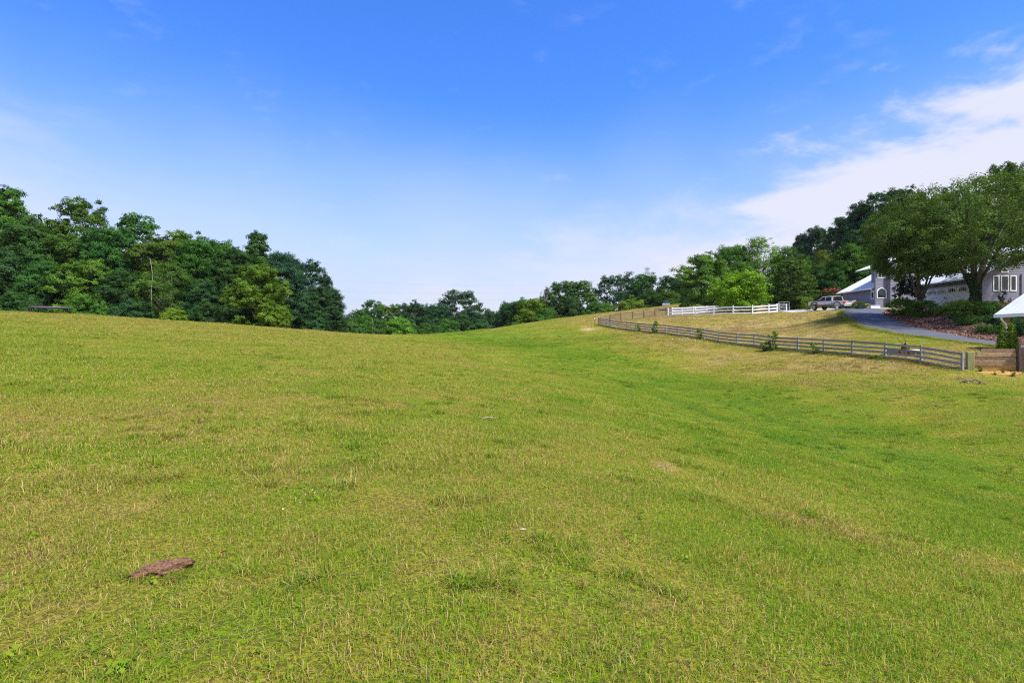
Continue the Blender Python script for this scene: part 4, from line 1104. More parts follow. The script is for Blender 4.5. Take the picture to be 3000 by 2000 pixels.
wf = vinyl_fence('white three-rail vinyl fence curving along the top of the lawn', [tuple(p[:2]) for p in WF[:8]], 1.17, o0)
# its far side turns back behind it
o1 = Vector((*plan(1969, 92.5), 0)); o1.z = hz(o1.x, o1.y)
vinyl_fence('white three-rail vinyl fence seen through the gaps of the nearer white fence', [plan(u, D) for u, D in ((1969, 92.5), (2030.5, 92.5), (2070.5, 93.5), (2140, 94), (2200, 93.5), (2247, 91.5), (2282, 87.8), (2304, 84.0))], 1.1, o1)
a = WF[7]; b = plan(2309, 83.0)
a = Vector((a[0] + .15, a[1] - .1, hz(a[0], a[1]))); b = Vector((b[0], b[1] - .4, hz(*b)))
g = thing('tube_gate', 'silver tubular metal gate at the end of the white fence', 'gate', a)
d = b - a; d.z = 0; L = d.length; d.normalize()
def gp(s, z): return tuple(d * (s * L) + Vector((0, 0, z + (b.z - a.z) * s)))
MB().tube([gp(.02, .08), gp(.02, 1.36), gp(.05, 1.42), gp(.95, 1.42), gp(.98, 1.36), gp(.98, .08), gp(.02, .08)], .022, 8).build('gate_frame', M['galv'], g, smooth=True)
for z in (.35, .62, .9, 1.15): MB().tube([gp(.02, z), gp(.98, z)], .016, 6).build('gate_bar', M['galv'], g, smooth=True)
MB().tube([gp(.5, .08), gp(.5, 1.42)], .014, 6).build('gate_upright', M['galv'], g, smooth=True)

# timber retaining wall at the end of the board fence
A = Vector(at(2851, 1091, 31.6)); B = Vector(at(2977, 1095, 30.9))
A.z = -.32; B.z = -.36
tw = thing('timber_wall', 'stacked timber retaining wall stained orange by clay at its foot', 'wall', A)
d = (B - A); d.z = 0; L = d.length; d.normalize(); nrm = Vector((d.y, -d.x, 0))
if nrm.y > 0: nrm = -nrm
zs = [0, .30, .59, .86, 1.10, 1.33, 1.52]
for k in range(6):
    h = zs[k + 1] - zs[k] - .018
    x0 = 0 if k < 4 else (.10 if k == 4 else .30)
    mat = 'timber_clay' if k < 2 else 'timber'
    off = nrm * (.05, .03, .055, .0, .04, .02)[k]
    m = MB()
    c0 = d * x0; c1 = d * L; zz = zs[k]
    pts = [c0 + Vector((0, 0, zz)), c1 + Vector((0, 0, zz)), c1 + Vector((0, 0, zz + h)), c0 + d * (.09 if k >= 4 else 0) + Vector((0, 0, zz + h))]
    m.prism([tuple(p + off) for p in pts], tuple(-nrm * .12))
    m.build('sleeper', M[mat], tw, bevel=.01)
rot = Matrix.Rotation(math.atan2(d.y, d.x), 3, 'Z')
MB().box(tuple(-d * .17 + nrm * .08 + Vector((0, 0, .52))), (.32, .34, 1.62), rot).build('corner_post', M['timber_green'], tw, bevel=.02)['label'] = 'squat green-stained corner post'
MB().box(tuple(d * (L + .16) + nrm * .10 + Vector((0, 0, .68))), (.30, .36, 1.86), rot).build('end_post', M['timber_dark'], tw, bevel=.02)['label'] = 'dark tall end post'
MB().box(tuple(d * (L + .62) + nrm * .05 + Vector((0, 0, .68))), (.60, .2, 1.86), rot).build('return_timber', M['timber_dark'], tw, bevel=.015)

# open pavilion with white metal roof
px0, px1, py0, py1, ez = 29.2, 33.7, 30.6, 34.5, 3.16
rx = (px0 + px1) / 2; rzv = ez + (rx - px0) * .70
org = Vector((px0 + .5, py1 - .3, hz(px0 + .5, py1 - .3)))
pv = thing('open_pavilion', 'white metal roof on wooden posts with downspout at the frame edge', 'pavilion', org)
th = Vector((0, 0, .06))
for nm, xa, xb in (('roof', px0, rx), ('roof', px1, rx)):
    MB().prism([(xa, py0, ez), (xa, py1, ez), (xb, py1, rzv), (xb, py0, rzv)] if xa < xb else [(xb, py0, rzv), (xb, py1, rzv), (xa, py1, ez), (xa, py0, ez)], th).build(nm, M['roof'], pv, origin=org)
for x in (px0 + .02, px1 - .02): MB().bar((x, py0, ez - .06), (x, py1, ez - .06), .05, .14).build('gutter', M['trim'], pv, origin=org)
for x in (px0 + .55, px1 - .55):
    for y in (py0 + .35, py1 - .35):
        z = hz(x, y); MB().box((x, y, (z + ez + .2) / 2), (.16, .16, ez + .2 - z + .4)).build('post', M['timber'], pv, origin=org, bevel=.01)
    MB().bar((x, py0 + .2, ez + .16), (x, py1 - .2, ez + .16), .1, .2).build('beam', M['timber'], pv, origin=org)
z = hz(px0 + .45, py1 - .5)
MB().tube([(px0 + .03, py1 - .5, ez - .1), (px0 + .08, py1 - .5, ez - .28), (px0 + .34, py1 - .5, ez - .55), (px0 + .38, py1 - .5, ez - .75), (px0 + .38, py1 - .5, z + .1)], .055, 8).build('downspout', M['trim'], pv, origin=org, smooth=True)
MB().bar((px0 + .38, py1 - .62, ez - 1.0), (px0 + .38, py1 - .38, ez - 1.0), .13, .03).build('bracket', M['trim'], pv, origin=org)

# ------------------------------------------------------------------ house
HO = Vector((46.7, 56.5, 5.0))
hs_ = thing('grey_house', 'grey-sided house with white metal roofs and a white garage door', 'house', HO)
def hb(mb, name, mat, parent=None, **kw): return mb.build(name, M[mat], parent or hs_, origin=HO, **kw)
def siding(p0, p1, z0, z1, out, top=None, exp=.19):
    """lapped boards along a wall from p0 to p1, facing out; top(z) trims the ends under a gable"""
    p0 = Vector((*p0, 0)); p1 = Vector((*p1, 0)); o = Vector((*out, 0)); d = (p1 - p0).normalized(); L = (p1 - p0).length
    z = z0
    while z < z1 - .03:
        h = min(exp, z1 - z)
        a, b = (0, L) if top is None else top(z + h)
        if b - a > .1:
            m = MB(); q0 = p0 + d * a; q1 = p0 + d * b
            sec = lambda q: [q + Vector((0, 0, z)) + o * .034, q + Vector((0, 0, z + h + .012)) + o * .012, q + Vector((0, 0, z + h + .012)) + o * .002, q + Vector((0, 0, z)) + o * .002]
            m.loft([sec(q0), sec(q1)]); hb(m, 'siding_board', 'siding')
        z += exp
def window(p0, p1, z0, z1, out, arch=0.0, fw=.09, vbars=0, hbars=0, name='window'):
    """frame standing proud of the wall, dark pane set back inside it, glazing bars"""
    p0 = Vector((*p0, 0)); p1 = Vector((*p1, 0)); o = Vector((*out, 0)); d = (p1 - p0).normalized(); L = (p1 - p0).length
    def outline(g, n=10):
        pts = [(g, z0 + g), (L - g, z0 + g)]
        if arch:
            zt = z1 - arch
            for i in range(n + 1):
                t = i / n; pts.append((L - g - (L - 2 * g) * t, zt - g + (arch) * math.sin(math.pi * t) ** .8 if 0 < i < n else zt - g))
        else: pts += [(L - g, z1 - g), (g, z1 - g)]
        return [p0 + d * a + Vector((0, 0, b)) for a, b in pts]
    ou, inn = outline(0), outline(fw); m = MB(); n = len(ou); b0 = len(m.v)
    for pts, k in ((ou, .075), (inn, .075), (inn, .03), (ou, .03)): m.v += [tuple(p + o * k) for p in pts]
    for r_ in range(3 + 1):
        for i in range(n):
            j = (i + 1) % n; a_, b_ = r_ * n, ((r_ + 1) % 4) * n
            m.f.append((a_ + i, a_ + j, b_ + j, b_ + i))
    w_ = hb(m, name, 'trim')
    g_ = MB(); g_.prism([tuple(p + o * .038) for p in outline(fw * .7)], tuple(o * .008)); hb(g_, 'pane', 'glass', w_)
    for i in range(vbars):
        q = p0 + d * (L * (i + 1) / (vbars + 1)); zt = z1 - fw * .5 - (arch * (1 - math.sin(math.pi * (i + 1) / (vbars + 1)) ** .8) if arch else 0)
        k = MB(); k.bar(tuple(q + o * .055 + Vector((0, 0, z0 + fw * .5))), tuple(q + o * .055 + Vector((0, 0, zt))), .022, .03, up=tuple(o)); hb(k, 'glazing_bar', 'trim', w_)
    for i in range(hbars):
        zc = z0 + (z1 - z0) * (i + 1) / (hbars + 1); k = MB(); k.bar(tuple(p0 + d * fw * .5 + o * .057 + Vector((0, 0, zc))), tuple(p1 - d * fw * .5 + o * .057 + Vector((0, 0, zc))), .03, .022); hb(k, 'glazing_bar', 'trim', w_)
    return w_
def roof_slab(a, b, c, dd): hb(MB().prism([a, b, c, dd], (0, 0, .09)), 'roof', 'roof')
WX, NY = (-1, 0), (0, -1)
# garage block: X 46.7..56.3, Y 56.5..70, eave 8.25, ridge X 51.5
gz0, gze, grx = 4.9, 8.25, 51.5
pitch = .62
hb(MB().prism([(46.7, 56.5, gz0), (56.3, 56.5, gz0), (56.3, 56.5, gze), (grx, 56.5, gze + (grx - 46.7) * pitch), (46.7, 56.5, gze)], (0, 9.0, 0)), 'wall', 'siding')
siding((46.7, 56.5), (46.7, 58.0), gz0, gze, WX)
siding((46.7, 58.0), (46.7, 64.3), 7.40, gze, WX)
siding((46.7, 64.3), (46.7, 65.5), gz0, gze, WX)
def gable(z):
    k = max(0, (z - gze) / pitch); return (k, 9.6 - k)
siding((46.7, 56.5), (56.3, 56.5), gz0, gze + 2.9, NY, gable)
roof_slab((46.05, 56.0, gze - .35), (46.05, 65.9, gze - .35), (grx, 65.9, gze + (grx - 46.7) * pitch + .05), (grx, 56.0, gze + (grx - 46.7) * pitch + .05))
roof_slab((grx, 56.0, gze + (grx - 46.7) * pitch + .05), (grx, 65.9, gze + (grx - 46.7) * pitch + .05), (56.95, 65.9, gze - .35), (56.95, 56.0, gze - .35))
hb(MB().bar((46.0, 56.0, gze - .36), (46.0, 65.9, gze - .36), .1, .14), 'gutter', 'trim')
hb(MB().bar((46.0, 55.97, gze - .32), (grx, 55.97, gze + (grx - 46.7) * pitch + .02), .05, .2, up=(0, -1, 0)), 'bargeboard', 'trim')
for cx, cy in ((46.69, 56.49), (50.57, 56.44)): hb(MB().box((cx - .02, cy - .02, (gz0 + gze) / 2 + .1), (.13, .13, gze - gz0 - .1)), 'corner_board', 'siding')
# garage door: sections, arched lights, handles, hinges
dy0, dy1, dz0, dz1 = 58.05, 64.25, 5.14, 7.33
nsec = 4
for k in range(nsec):
    za, zb_ = dz0 + (dz1 - dz0) * k / nsec, dz0 + (dz1 - dz0) * (k + 1) / nsec - .012
    hb(MB().box((46.69, (dy0 + dy1) / 2, (za + zb_) / 2), (.06, dy1 - dy0, zb_ - za)), 'door_section', 'door_white')
for ya, yb in ((dy0 - .12, dy0 - .005), (dy1 + .005, dy1 + .12)): hb(MB().box((46.66, (ya + yb) / 2, (dz0 + dz1) / 2), (.1, yb - ya, dz1 - dz0)), 'door_jamb', 'trim')
hb(MB().box((46.62, (dy0 + dy1) / 2, dz1 + .06), (.16, dy1 - dy0 + .3, .11)), 'door_head', 'trim')
for k in range(4):
    ya = dy0 + .22 + k * (dy1 - dy0 - .25) / 4; yb = ya + 1.12
    w_ = window((46.655, yb), (46.655, ya), 6.80, 7.25, WX, arch=.16, fw=.045, vbars=3, hbars=1, name='door_light')
    # raised X braces below each light
    if k != 9:
        for (za, zb_) in ((5.25, 6.7), (6.7, 5.25)):
            hb(MB().bar((46.652, ya + .06, za), (46.652, yb - .06, zb_), .016, .09, up=(0, 1, 1)), 'door_brace', 'door_white')
for y in (61.0, 61.3):
    hb(MB().tube([(46.64, y, 6.15), (46.58, y, 6.19), (46.58, y, 6.38), (46.64, y, 6.42)], .018, 6), 'door_handle', 'dark_metal')
for y in (dy0 + .18, dy1 - .18):
    for z in (5.45, 6.65): hb(MB().box((46.648, y, z), (.02, .34, .045)), 'hinge', 'dark_metal')
fl = hb(MB().box((46.62, 61.15, 7.92), (.08, .16, .12)), 'flood_lamp', 'trim')
for s_ in (-.14, .14): hb(MB().tube([(46.58, 61.15 + s_, 7.92), (46.40, 61.15 + s_ * 1.6, 7.84)], [.045, .075], 8), 'lamp_head', 'steel', fl)
# three tall windows and the arched light above
for xa, xb in ((47.72, 48.35), (48.50, 49.28), (49.42, 50.06)): window((xa, 56.5), (xb, 56.5), 6.58, 8.14, NY, fw=.10)
window((48.52, 56.5), (49.26, 56.5), 8.42, 8.95, NY, arch=.3, fw=.09)
# low wing and stair tower
wz0, wze = 5.9, 8.72
hb(MB().prism([(48.97, 76.2, wz0), (60, 76.2, wz0), (60, 76.2, wze), (54.5, 76.2, wze + 2.9), (48.97, 76.2, wze)], (0, 8.0, 0)), 'wall', 'siding')
siding((48.97, 76.2), (48.97, 84.2), wz0, wze, WX)
roof_slab((48.35, 76.3, wze - .02), (48.35, 84.8, wze - .02), (54.6, 84.8, wze + 3.3), (54.6, 76.3, wze + 3.3))
roof_slab((54.6, 76.3, wze + 3.3), (54.6, 84.8, wze + 3.3), (60.8, 84.8, wze - .02), (60.8, 76.3, wze - .02))
hb(MB().bar((48.3, 76.35, wze - .03), (48.3, 84.8, wze - .03), .1, .14), 'gutter', 'trim')
hb(MB().tube([(48.3, 76.6, wze - .1), (48.35, 76.6, wze - .28), (48.85, 76.45, wze - .42), (48.92, 76.42, wze - .6)], .05, 8), 'downspout', 'trim', smooth=True)
window((48.97, 77.55), (48.97, 76.85), 7.36, 8.34, WX, fw=.1)
tz1 = 11.75
def twr(z):
    k = max(0.0, (z - 11.45) / .42); return (min(k, 1.6), 1.65)
hb(MB().prism([(48.55, 76.0, wz0), (50.2, 76.0, wz0), (50.2, 76.0, 12.1), (48.55, 76.0, 11.45)], (0, .32, 0)), 'tower_wall', 'siding')
siding((48.55, 76.0), (50.2, 76.0), wz0, 12.1, NY, twr)
hb(MB().prism([(50.2, 75.5, wz0), (56.5, 75.5, wz0), (56.5, 75.5, 12.1), (53.3, 75.5, 13.4), (50.2, 75.5, 12.1)], (0, 4.0, 0)), 'tower_wall', 'siding')
siding((50.2, 75.5), (56.5, 75.5), wz0, 12.05, NY)
for x_ in (48.56, 50.19): hb(MB().box((x_, 75.97, (wz0 + 11.4) / 2), (.11, .11, 11.4 - wz0)), 'corner_board', 'siding')
roof_slab((48.15, 75.3, 11.34), (48.15, 79.8, 11.34), (53.3, 79.8, 13.5), (53.3, 75.3, 13.5))
roof_slab((53.3, 75.0, 13.5), (53.3, 79.8, 13.5), (57.5, 79.8, 11.75), (57.5, 75.0, 11.75))
hb(MB().bar((48.15, 75.27, 11.35), (53.3, 75.27, 13.5), .05, .2, up=(0, -1, 0)), 'bargeboard', 'trim')
window((48.69, 76.0), (50.0, 76.0), 7.34, 8.78, NY, arch=.42, fw=.11)
window((48.78, 76.0), (49.83, 76.0), 10.05, 11.45, NY, fw=.1, vbars=1)
hb(MB().box((51.1, 75.44, 7.5), (.42, .1, .6)), 'utility_box', 'trim', bevel=.01)
# doorstep things
x, y = plan(2562, 73.3); z = hz(x, y)
t = thing('storage_box', 'low white lidded box on the drive in front of the tower', 'box', (x, y, z + .04), -.06)
MB().box((0, 0, .18), (1.15, .5, .36)).build('body', M['trim'], t, bevel=.02); MB().box((0, 0, .385), (1.2, .55, .05)).build('lid', M['trim'], t, bevel=.015)
x, y = plan(2542, 73.4); z = hz(x, y)
t = thing('flower_pot', 'grey pot of yellow flowers beside the white box', 'flower pot', (x, y, z + .04))
MB().tube([(0, 0, 0), (0, 0, .28), (0, 0, .34)], [.15, .23, .25], 14).build('pot', M['pot'], t, smooth=True)
r = np.random.default_rng(80); n = 260; q = unit(n, r) * r.uniform(.3, 1, (n, 1)) * np.array([.34, .34, .2]) + np.array([0, 0, .52])
o = link('leaves', leaf_mesh('leaves', q, unit(n, r), .10, r), M['leaf'], t); o.color = (*COLR['light'], 1)
n = 60; q = unit(n, r) * np.array([.34, .34, .16]) + np.array([0, 0, .58]); link('blossom', leaf_mesh('blossom', q, unit(n, r), .10, r, .9), M['yellow_petal'], t)

# ------------------------------------------------------------------ pickup truck (local +X is forward, wheels on z = 0)
TA = R(106)
tx, ty = 44.5, 79.3
tu = Vector((math.cos(TA), math.sin(TA), 0)); tl = Vector((-math.sin(TA), math.cos(TA), 0))
def wp(a, b): q = Vector((tx, ty, 0)) + tu * a + tl * b; return hz(q.x, q.y) + .03
zf = (wp(2.1, .85) + wp(2.1, -.85)) / 2; zr = (wp(-1.95, .85) + wp(-1.95, -.85)) / 2; zl_ = (wp(0, .85)); zr_ = wp(0, -.85)
tk = thing('pickup_truck', 'champagne crew-cab pickup truck parked beside the house wing', 'truck', (tx, ty, (zf + zr) / 2 + .01))
pm = Matrix.Rotation(TA, 4, 'Z') @ Matrix.Rotation(-math.atan2(zf - zr, 4.05), 4, 'Y') @ Matrix.Rotation(math.atan2(zl_ - zr_, 1.7), 4, 'X')
tk.rotation_euler = pm.to_euler()
def section(x, zb_, zt, wb, wt, zm=None, wm=None):
    zm = zm if zm is not None else (zb_ + zt) / 2; wm = wm or max(wb, wt)
    return [(x, -wb, zb_), (x, wb, zb_), (x, wm, zm), (x, wt, zt), (x, -wt, zt), (x, -wm, zm)]
def arch_cut(xc, r_, zc, n=9): return [(xc + r_ * math.cos(math.pi * i / n), zc + r_ * math.sin(math.pi * i / n)) for i in range(n + 1)]
# body sides: an outline with wheel arches, one slab per side, so the arches are open
def side_outline():
    lo = .62
    pts = [(-3.10, .72), (-2.50, lo)] + [p for p in arch_cut(-1.95, .56, lo)][::-1] + [(1.50, lo)] + [p for p in arch_cut(2.05, .56, lo)][::-1] + [(2.72, .66), (3.08, .74), (3.12, 1.05), (3.02, 1.20), (2.4, 1.27), (1.55, 1.31), (1.5, 1.30), (-3.10, 1.30)]
    return pts
so = side_outline()
body = MB()
for s in (-1, 1):
    ring0 = [(x_, s * 1.0, z_) for x_, z_ in so]; ring1 = [(x_, s * .80, z_) for x_, z_ in so]
    body.loft([ring0, ring1] if s < 0 else [ring1, ring0])
b_ob = body.build('body', M['paint'], tk, bevel=.02)
MB().loft([section(x_, .60, zt, .70, w_) for x_, zt, w_ in ((.95, 1.26, .81), (1.5, 1.30, .81), (2.3, 1.27, .81), (2.9, 1.22, .81), (3.06, 1.10, .81))]).build('bonnet', M['paint'], tk, bevel=.03)
MB().box((-.6, 0, .72), (3.1, 1.62, .30)).build('floor', M['dark'], tk)
# two-tone lower band and running boards
for s in (-1, 1):
    MB().box((.05, s * 1.005, .70), (2.72, .03, .18)).build('lower_band', M['paint_low'], tk)
    MB().box((-2.78, s * 1.005, .74), (.50, .03, .18)).build('lower_band', M['paint_low'], tk)
    MB().box((.1, s * 1.0, .47), (2.3, .20, .07)).build('running_board', M['dark'], tk)
    for xc in (-1.95, 2.05):
        m = MB(); m.loft([[(xc + r_ * math.cos(a_), s * (.98 + q_), .62 + r_ * math.sin(a_)) for r_, q_ in ((.54, -.06), (.54, .07), (.64, .06), (.64, -.06))] for a_ in [math.pi * i / 10 - .1 + .02 * i for i in range(11)]])
        m.build('wheel_arch', M['paint_low'], tk, smooth=False)
# cab: pillars and roof around glass
cab = MB()
cab.loft([[(x_, -w_, z_), (x_, w_, z_), (x_, w_ - .10, z_ + .07), (x_, -w_ + .10, z_ + .07)] for x_, w_, z_ in ((.78, .70, 1.84), (.4, .74, 1.88), (-.4, .75, 1.90), (-.95, .74, 1.88))])
cab.build('cab_roof', M['paint'], tk, bevel=.02)
def pillar(a_, b_, w1, w2):
    for s in (-1, 1): MB().bar((a_[0], s * a_[1], a_[2]), (b_[0], s * b_[1], b_[2]), w1, w2, up=(1, 0, 0)).build('pillar', M['paint'], tk)
pillar((1.48, .92, 1.28), (.72, .74, 1.90), .08, .10); pillar((-1.0, .92, 1.28), (-.90, .76, 1.90), .10, .24); pillar((.18, .93, 1.28), (.16, .76, 1.90), .05, .08)
for s in (-1, 1):
    q = [(1.38, .93, 1.29), (.20, .945, 1.29), (.18, .775, 1.86), (.72, .755, 1.85)]
    MB().prism([(x_, s * (y_ - .02), z_) for x_, y_, z_ in q], (0, -s * .02, 0)).build('door_window', M['car_glass'], tk)
    q = [(.16, .945, 1.29), (-.92, .94, 1.29), (-.84, .775, 1.85), (.14, .775, 1.86)]
    MB().prism([(x_, s * (y_ - .02), z_) for x_, y_, z_ in q], (0, -s * .02, 0)).build('door_window', M['car_glass'], tk)
    for x_ in (.45, -.62): MB().box((x_, s * 1.012, 1.13), (.2, .03, .04)).build('door_handle', M['chrome'], tk)
    MB().box((1.30, s * 1.12, 1.36), (.12, .22, .26)).build('mirror', M['dark'], tk, bevel=.02)
    MB().box((-3.02, s * .905, 1.08), (.18, .20, .36)).build('tail_lamp', M['tail_red'], tk, bevel=.015)
    MB().box((3.02, s * .78, 1.02), (.18, .36, .22)).build('headlamp', M['chrome'], tk, bevel=.02)
    MB().box((1.62, s * 1.006, 1.05), (.10, .02, .26)).build('fender_vent', M['dark'], tk)
    # gaps between the doors
    for x_ in (1.42, .18, -1.0): MB().box((x_, s * 1.0012, 1.0), (.014, .004, .58)).build('door_seam', M['dark'], tk)
MB().prism([(1.50, -.80, 1.30), (1.50, .80, 1.30), (.80, .68, 1.87), (.80, -.68, 1.87)], (-.02, 0, .0)).build('windscreen', M['car_glass'], tk)
MB().prism([(-1.02, -.82, 1.32), (-1.02, .82, 1.32), (-.92, .70, 1.86), (-.92, -.70, 1.86)], (.02, 0, 0)).build('rear_window', M['car_glass'], tk)
MB().box((-.97, 0, 1.90), (.10, .34, .045)).build('brake_lamp', M['tail_red'], tk)
MB().box((-1.05, 0, 1.06), (.06, 1.6, .52)).build('bed_front', M['paint'], tk)
MB().box((-2.05, 0, .84), (1.95, 1.6, .06)).build('bed_floor', M['dark'], tk)
tg = MB().box((-3.08, 0, 1.04), (.07, 1.60, .50)).build('tailgate', M['paint'], tk, bevel=.012)
MB().box((-3.122, 0, 1.17), (.02, 1.5, .16)).build('tailgate_panel', M['galv'], tg)
MB().box((-3.10, 0, 1.305), (.16, .62, .03)).build('tailgate_cap', M['dark'], tg)
for s in (-1, 1): MB().box((-2.05, s * .9, 1.315), (2.04, .19, .03)).build('bed_rail', M['paint'], tk)
bp = MB().box((-3.20, 0, .68), (.22, 1.86, .17)).build('rear_bumper', M['chrome'], tk, bevel=.03)
MB().box((-3.315, 0, .68), (.012, .32, .16)).build('number_plate', M['trim'], bp)
MB().box((3.16, 0, .66), (.2, 1.9, .22)).build('front_bumper', M['chrome'], tk, bevel=.03)
MB().box((3.10, 0, 1.0), (.08, 1.2, .34)).build('grille', M['dark_metal'], tk)
def torus_tyre(cx, cy):
    prof = [(.27, -.13), (.36, -.14), (.405, -.11), (.42, -.06), (.42, .06), (.405, .11), (.36, .14), (.27, .13)]
    m = MB(); n = 24
    m.loft([[(cx + r_ * math.cos(2 * math.pi * k / n), cy + y_, .42 + r_ * math.sin(2 * math.pi * k / n)) for r_, y_ in prof] for k in range(n)], caps=False)
    last = (n - 1) * 8
    for k in range(8): m.f.append((last + k, last + (k + 1) % 8, (k + 1) % 8, k))
    return m
for cx in (-1.95, 2.05):
    for s in (-1, 1):
        cy = s * .86
        wh = torus_tyre(cx, cy).build('wheel', M['tyre'], tk, smooth=True)
        rm = MB(); rm.tube([(cx, cy + s * .02, .42), (cx, cy + s * .04, .42)], .26, 20); rm.build('rim', M['dark_metal'], wh)
        sp = MB()
        for k in range(6):
            a_ = 2 * math.pi * k / 6 + .2; p0 = Vector((cx + .0 * math.cos(a_), cy + s * .085, .42)); p1 = Vector((cx + .262 * math.cos(a_), cy + s * .105, .42 + .262 * math.sin(a_)))
            sp.bar(tuple(p0), tuple(p1), .11, .04, up=(0, 1, 0))
        sp.build('spokes', M['chrome'], wh)
        rg_ = MB(); rg_.loft([[(cx + r_ * math.cos(2 * math.pi * k / 20), cy + s * y_, .42 + r_ * math.sin(2 * math.pi * k / 20)) for r_, y_ in ((.245, .08), (.285, .08), (.285, .125), (.245, .11))] for k in range(21)], caps=False)
        rg_.build('rim_lip', M['chrome'], wh, smooth=True)
MB().tube([(-2.95, -.05, .55), (-3.3, -.05, .55)], .03, 6).build('tow_hitch', M['dark_metal'], tk)

# far pale vehicle beyond the ridge
x, y = plan(1951, 132); z = hz(x, y)
cv = thing('parked_car', 'pale car half hidden behind the ridge below the trees', 'car', (x, y, z), R(75))
so2 = [(-2.2, .45), (-2.2, .85), (-1.9, .98), (2.0, .92), (2.2, .7), (2.2, .45)]
MB().prism([(a_, -.85, b_) for a_, b_ in so2][::-1], (0, 1.7, 0)).build('body', M['far_car'], cv, bevel=.05)
MB().loft([[(-1.7, -.75, .95), (-1.7, .75, .95), (-1.2, .62, 1.48), (-1.2, -.62, 1.48)], [(1.0, -.75, .95), (1.0, .75, .95), (.4, .62, 1.48), (.4, -.62, 1.48)]]).build('cabin', M['glass'], cv, bevel=.03)
MB().box((-.4, 0, 1.5), (1.65, 1.24, .05)).build('roof', M['far_car'], cv, bevel=.02)
for a_ in (-1.35, 1.35):
    for s in (-1, 1): MB().tube([(a_, s * .70, .32), (a_, s * .90, .32)], .32, 16).build('wheel', M['tyre'], cv, smooth=True)

# ------------------------------------------------------------------ trampoline at the edge of the wood
x, y = plan(147, 74.6); z = hz(x, y)
tr = thing('trampoline', 'round trampoline with lilac edge pad in front of the dark wood', 'trampoline', (x, y, z))
TR, TZ = 2.25, .92
circ = lambda r_, z_, n=40: [(r_ * math.cos(2 * math.pi * k / n), r_ * math.sin(2 * math.pi * k / n), z_) for k in range(n)]
m = MB(); m.loft([circ(TR, TZ), circ(TR, TZ + .05), circ(TR - .32, TZ + .055), circ(TR - .32, TZ + .01)], caps=False); m.build('edge_pad', M['blue_pad'], tr)
m = MB(); m.prism(circ(TR - .34, TZ + .02), (0, 0, .012)); m.build('jumping_mat', M['dark'], tr)
MB().tube(circ(TR - .05, TZ - .05) + [circ(TR - .05, TZ - .05)[0]], .025, 6).build('rim_tube', M['galv'], tr, smooth=True)
for k in range(6):
    a0, a1 = 2 * math.pi * (k + .12) / 6, 2 * math.pi * (k + .48) / 6; p = lambda a_, z_: ((TR - .05) * math.cos(a_), (TR - .05) * math.sin(a_), z_)
    za, zb_ = [hz(x + (TR - .05) * math.cos(q), y + (TR - .05) * math.sin(q)) - z for q in (a0, a1)]
    MB().tube([p(a0, TZ - .05), p(a0, za + .05), p(a1, zb_ + .05), p(a1, TZ - .05)], .035, 6).build('leg', M['dark_metal'], tr, smooth=True)

# nest box and marker stake by the fence corner
x, y = plan(1741, 80.5); z = hz(x, y)
t = thing('nest_box', 'small dark box with a white front on a thin post by the fence corner', 'nest box', (x, y, z))
MB().tube([(0, 0, -.3), (0, 0, 1.12)], .022, 6).build('post', M['dark_metal'], t)
MB().box((0, 0, 1.24), (.18, .2, .30)).build('box', M['dark'], t, bevel=.01); MB().box((0, 0, 1.41), (.26, .3, .03)).build('lid', M['dark'], t)
MB().box((0, -.108, 1.22), (.12, .015, .2)).build('front', M['trim'], t)
x, y = plan(1732, 79.4); tag(MB().tube([(0, 0, -.2), (.02, 0, .6), (0, 0, 1.15)], [.016, .014, .010], 6).build('marker_stake', M['rust'], loc=(x, y, hz(x, y))), 'thin brown stake left of the nest box by the sandy scrape', 'stake')

# equipment lying on the lawn behind the fence
x, y = plan(2648, 36.2); z = hz(x, y)
t = thing('log_splitter', 'long grey steel beam with rusty clamps lying on the lawn behind the fence', 'machinery', (x, y, z + .02), R(-52))
MB().tube([(-1.05, 0, .15), (1.05, 0, .15)], .12, 14).build('beam', M['steel'], t, smooth=True)
for q in (-.20, .28): MB().tube([(q - .045, 0, .15), (q + .045, 0, .15)], .145, 14).build('clamp', M['rust'], t, smooth=True)
for q in (-1.07, 1.07): MB().tube([(q - .03, 0, .15), (q + .03, 0, .15)], .13, 14).build('end_cap', M['rust'], t, smooth=True)
for q in (-.7, .7): MB().box((q, 0, .02), (.12, .4, .08)).build('skid', M['steel'], t)
x, y = plan(2652, 37.3); z = hz(x, y)
t = thing('garden_tiller', 'black two-handled garden tiller standing behind the steel beam', 'tiller', (x, y, z), R(35))
t.scale = (.72, .72, .72)
MB().box((0, 0, .36), (.42, .30, .26)).build('engine', M['dark'], t, bevel=.03)
MB().tube([(-.05, 0, .5), (.05, 0, .56)], .10, 10).build('fuel_tank', M['dark'], t)
for s in (-1, 1):
    MB().tube([(-.12, s * .10, .46), (-.45, s * .20, .72), (-.85, s * .26, 1.02)], .02, 6).build('handlebar', M['dark_metal'], t, smooth=True)
    MB().tube([(-.85, s * .26, 1.02), (-1.02, s * .27, 1.10)], .03, 8).build('grip', M['dark'], t, smooth=True)
    MB().tube([(.1, s * .2, .17), (.1, s * .28, .17)], .18, 14).build('wheel', M['tyre'], t, smooth=True)
MB().tube([(-.12, -.28, .13), (-.12, .28, .13)], .13, 8).build('tines', M['rust'], t)
MB().box((.24, .1, .30), (.12, .12, .12)).build('muffler', M['chrome'], t, bevel=.02)

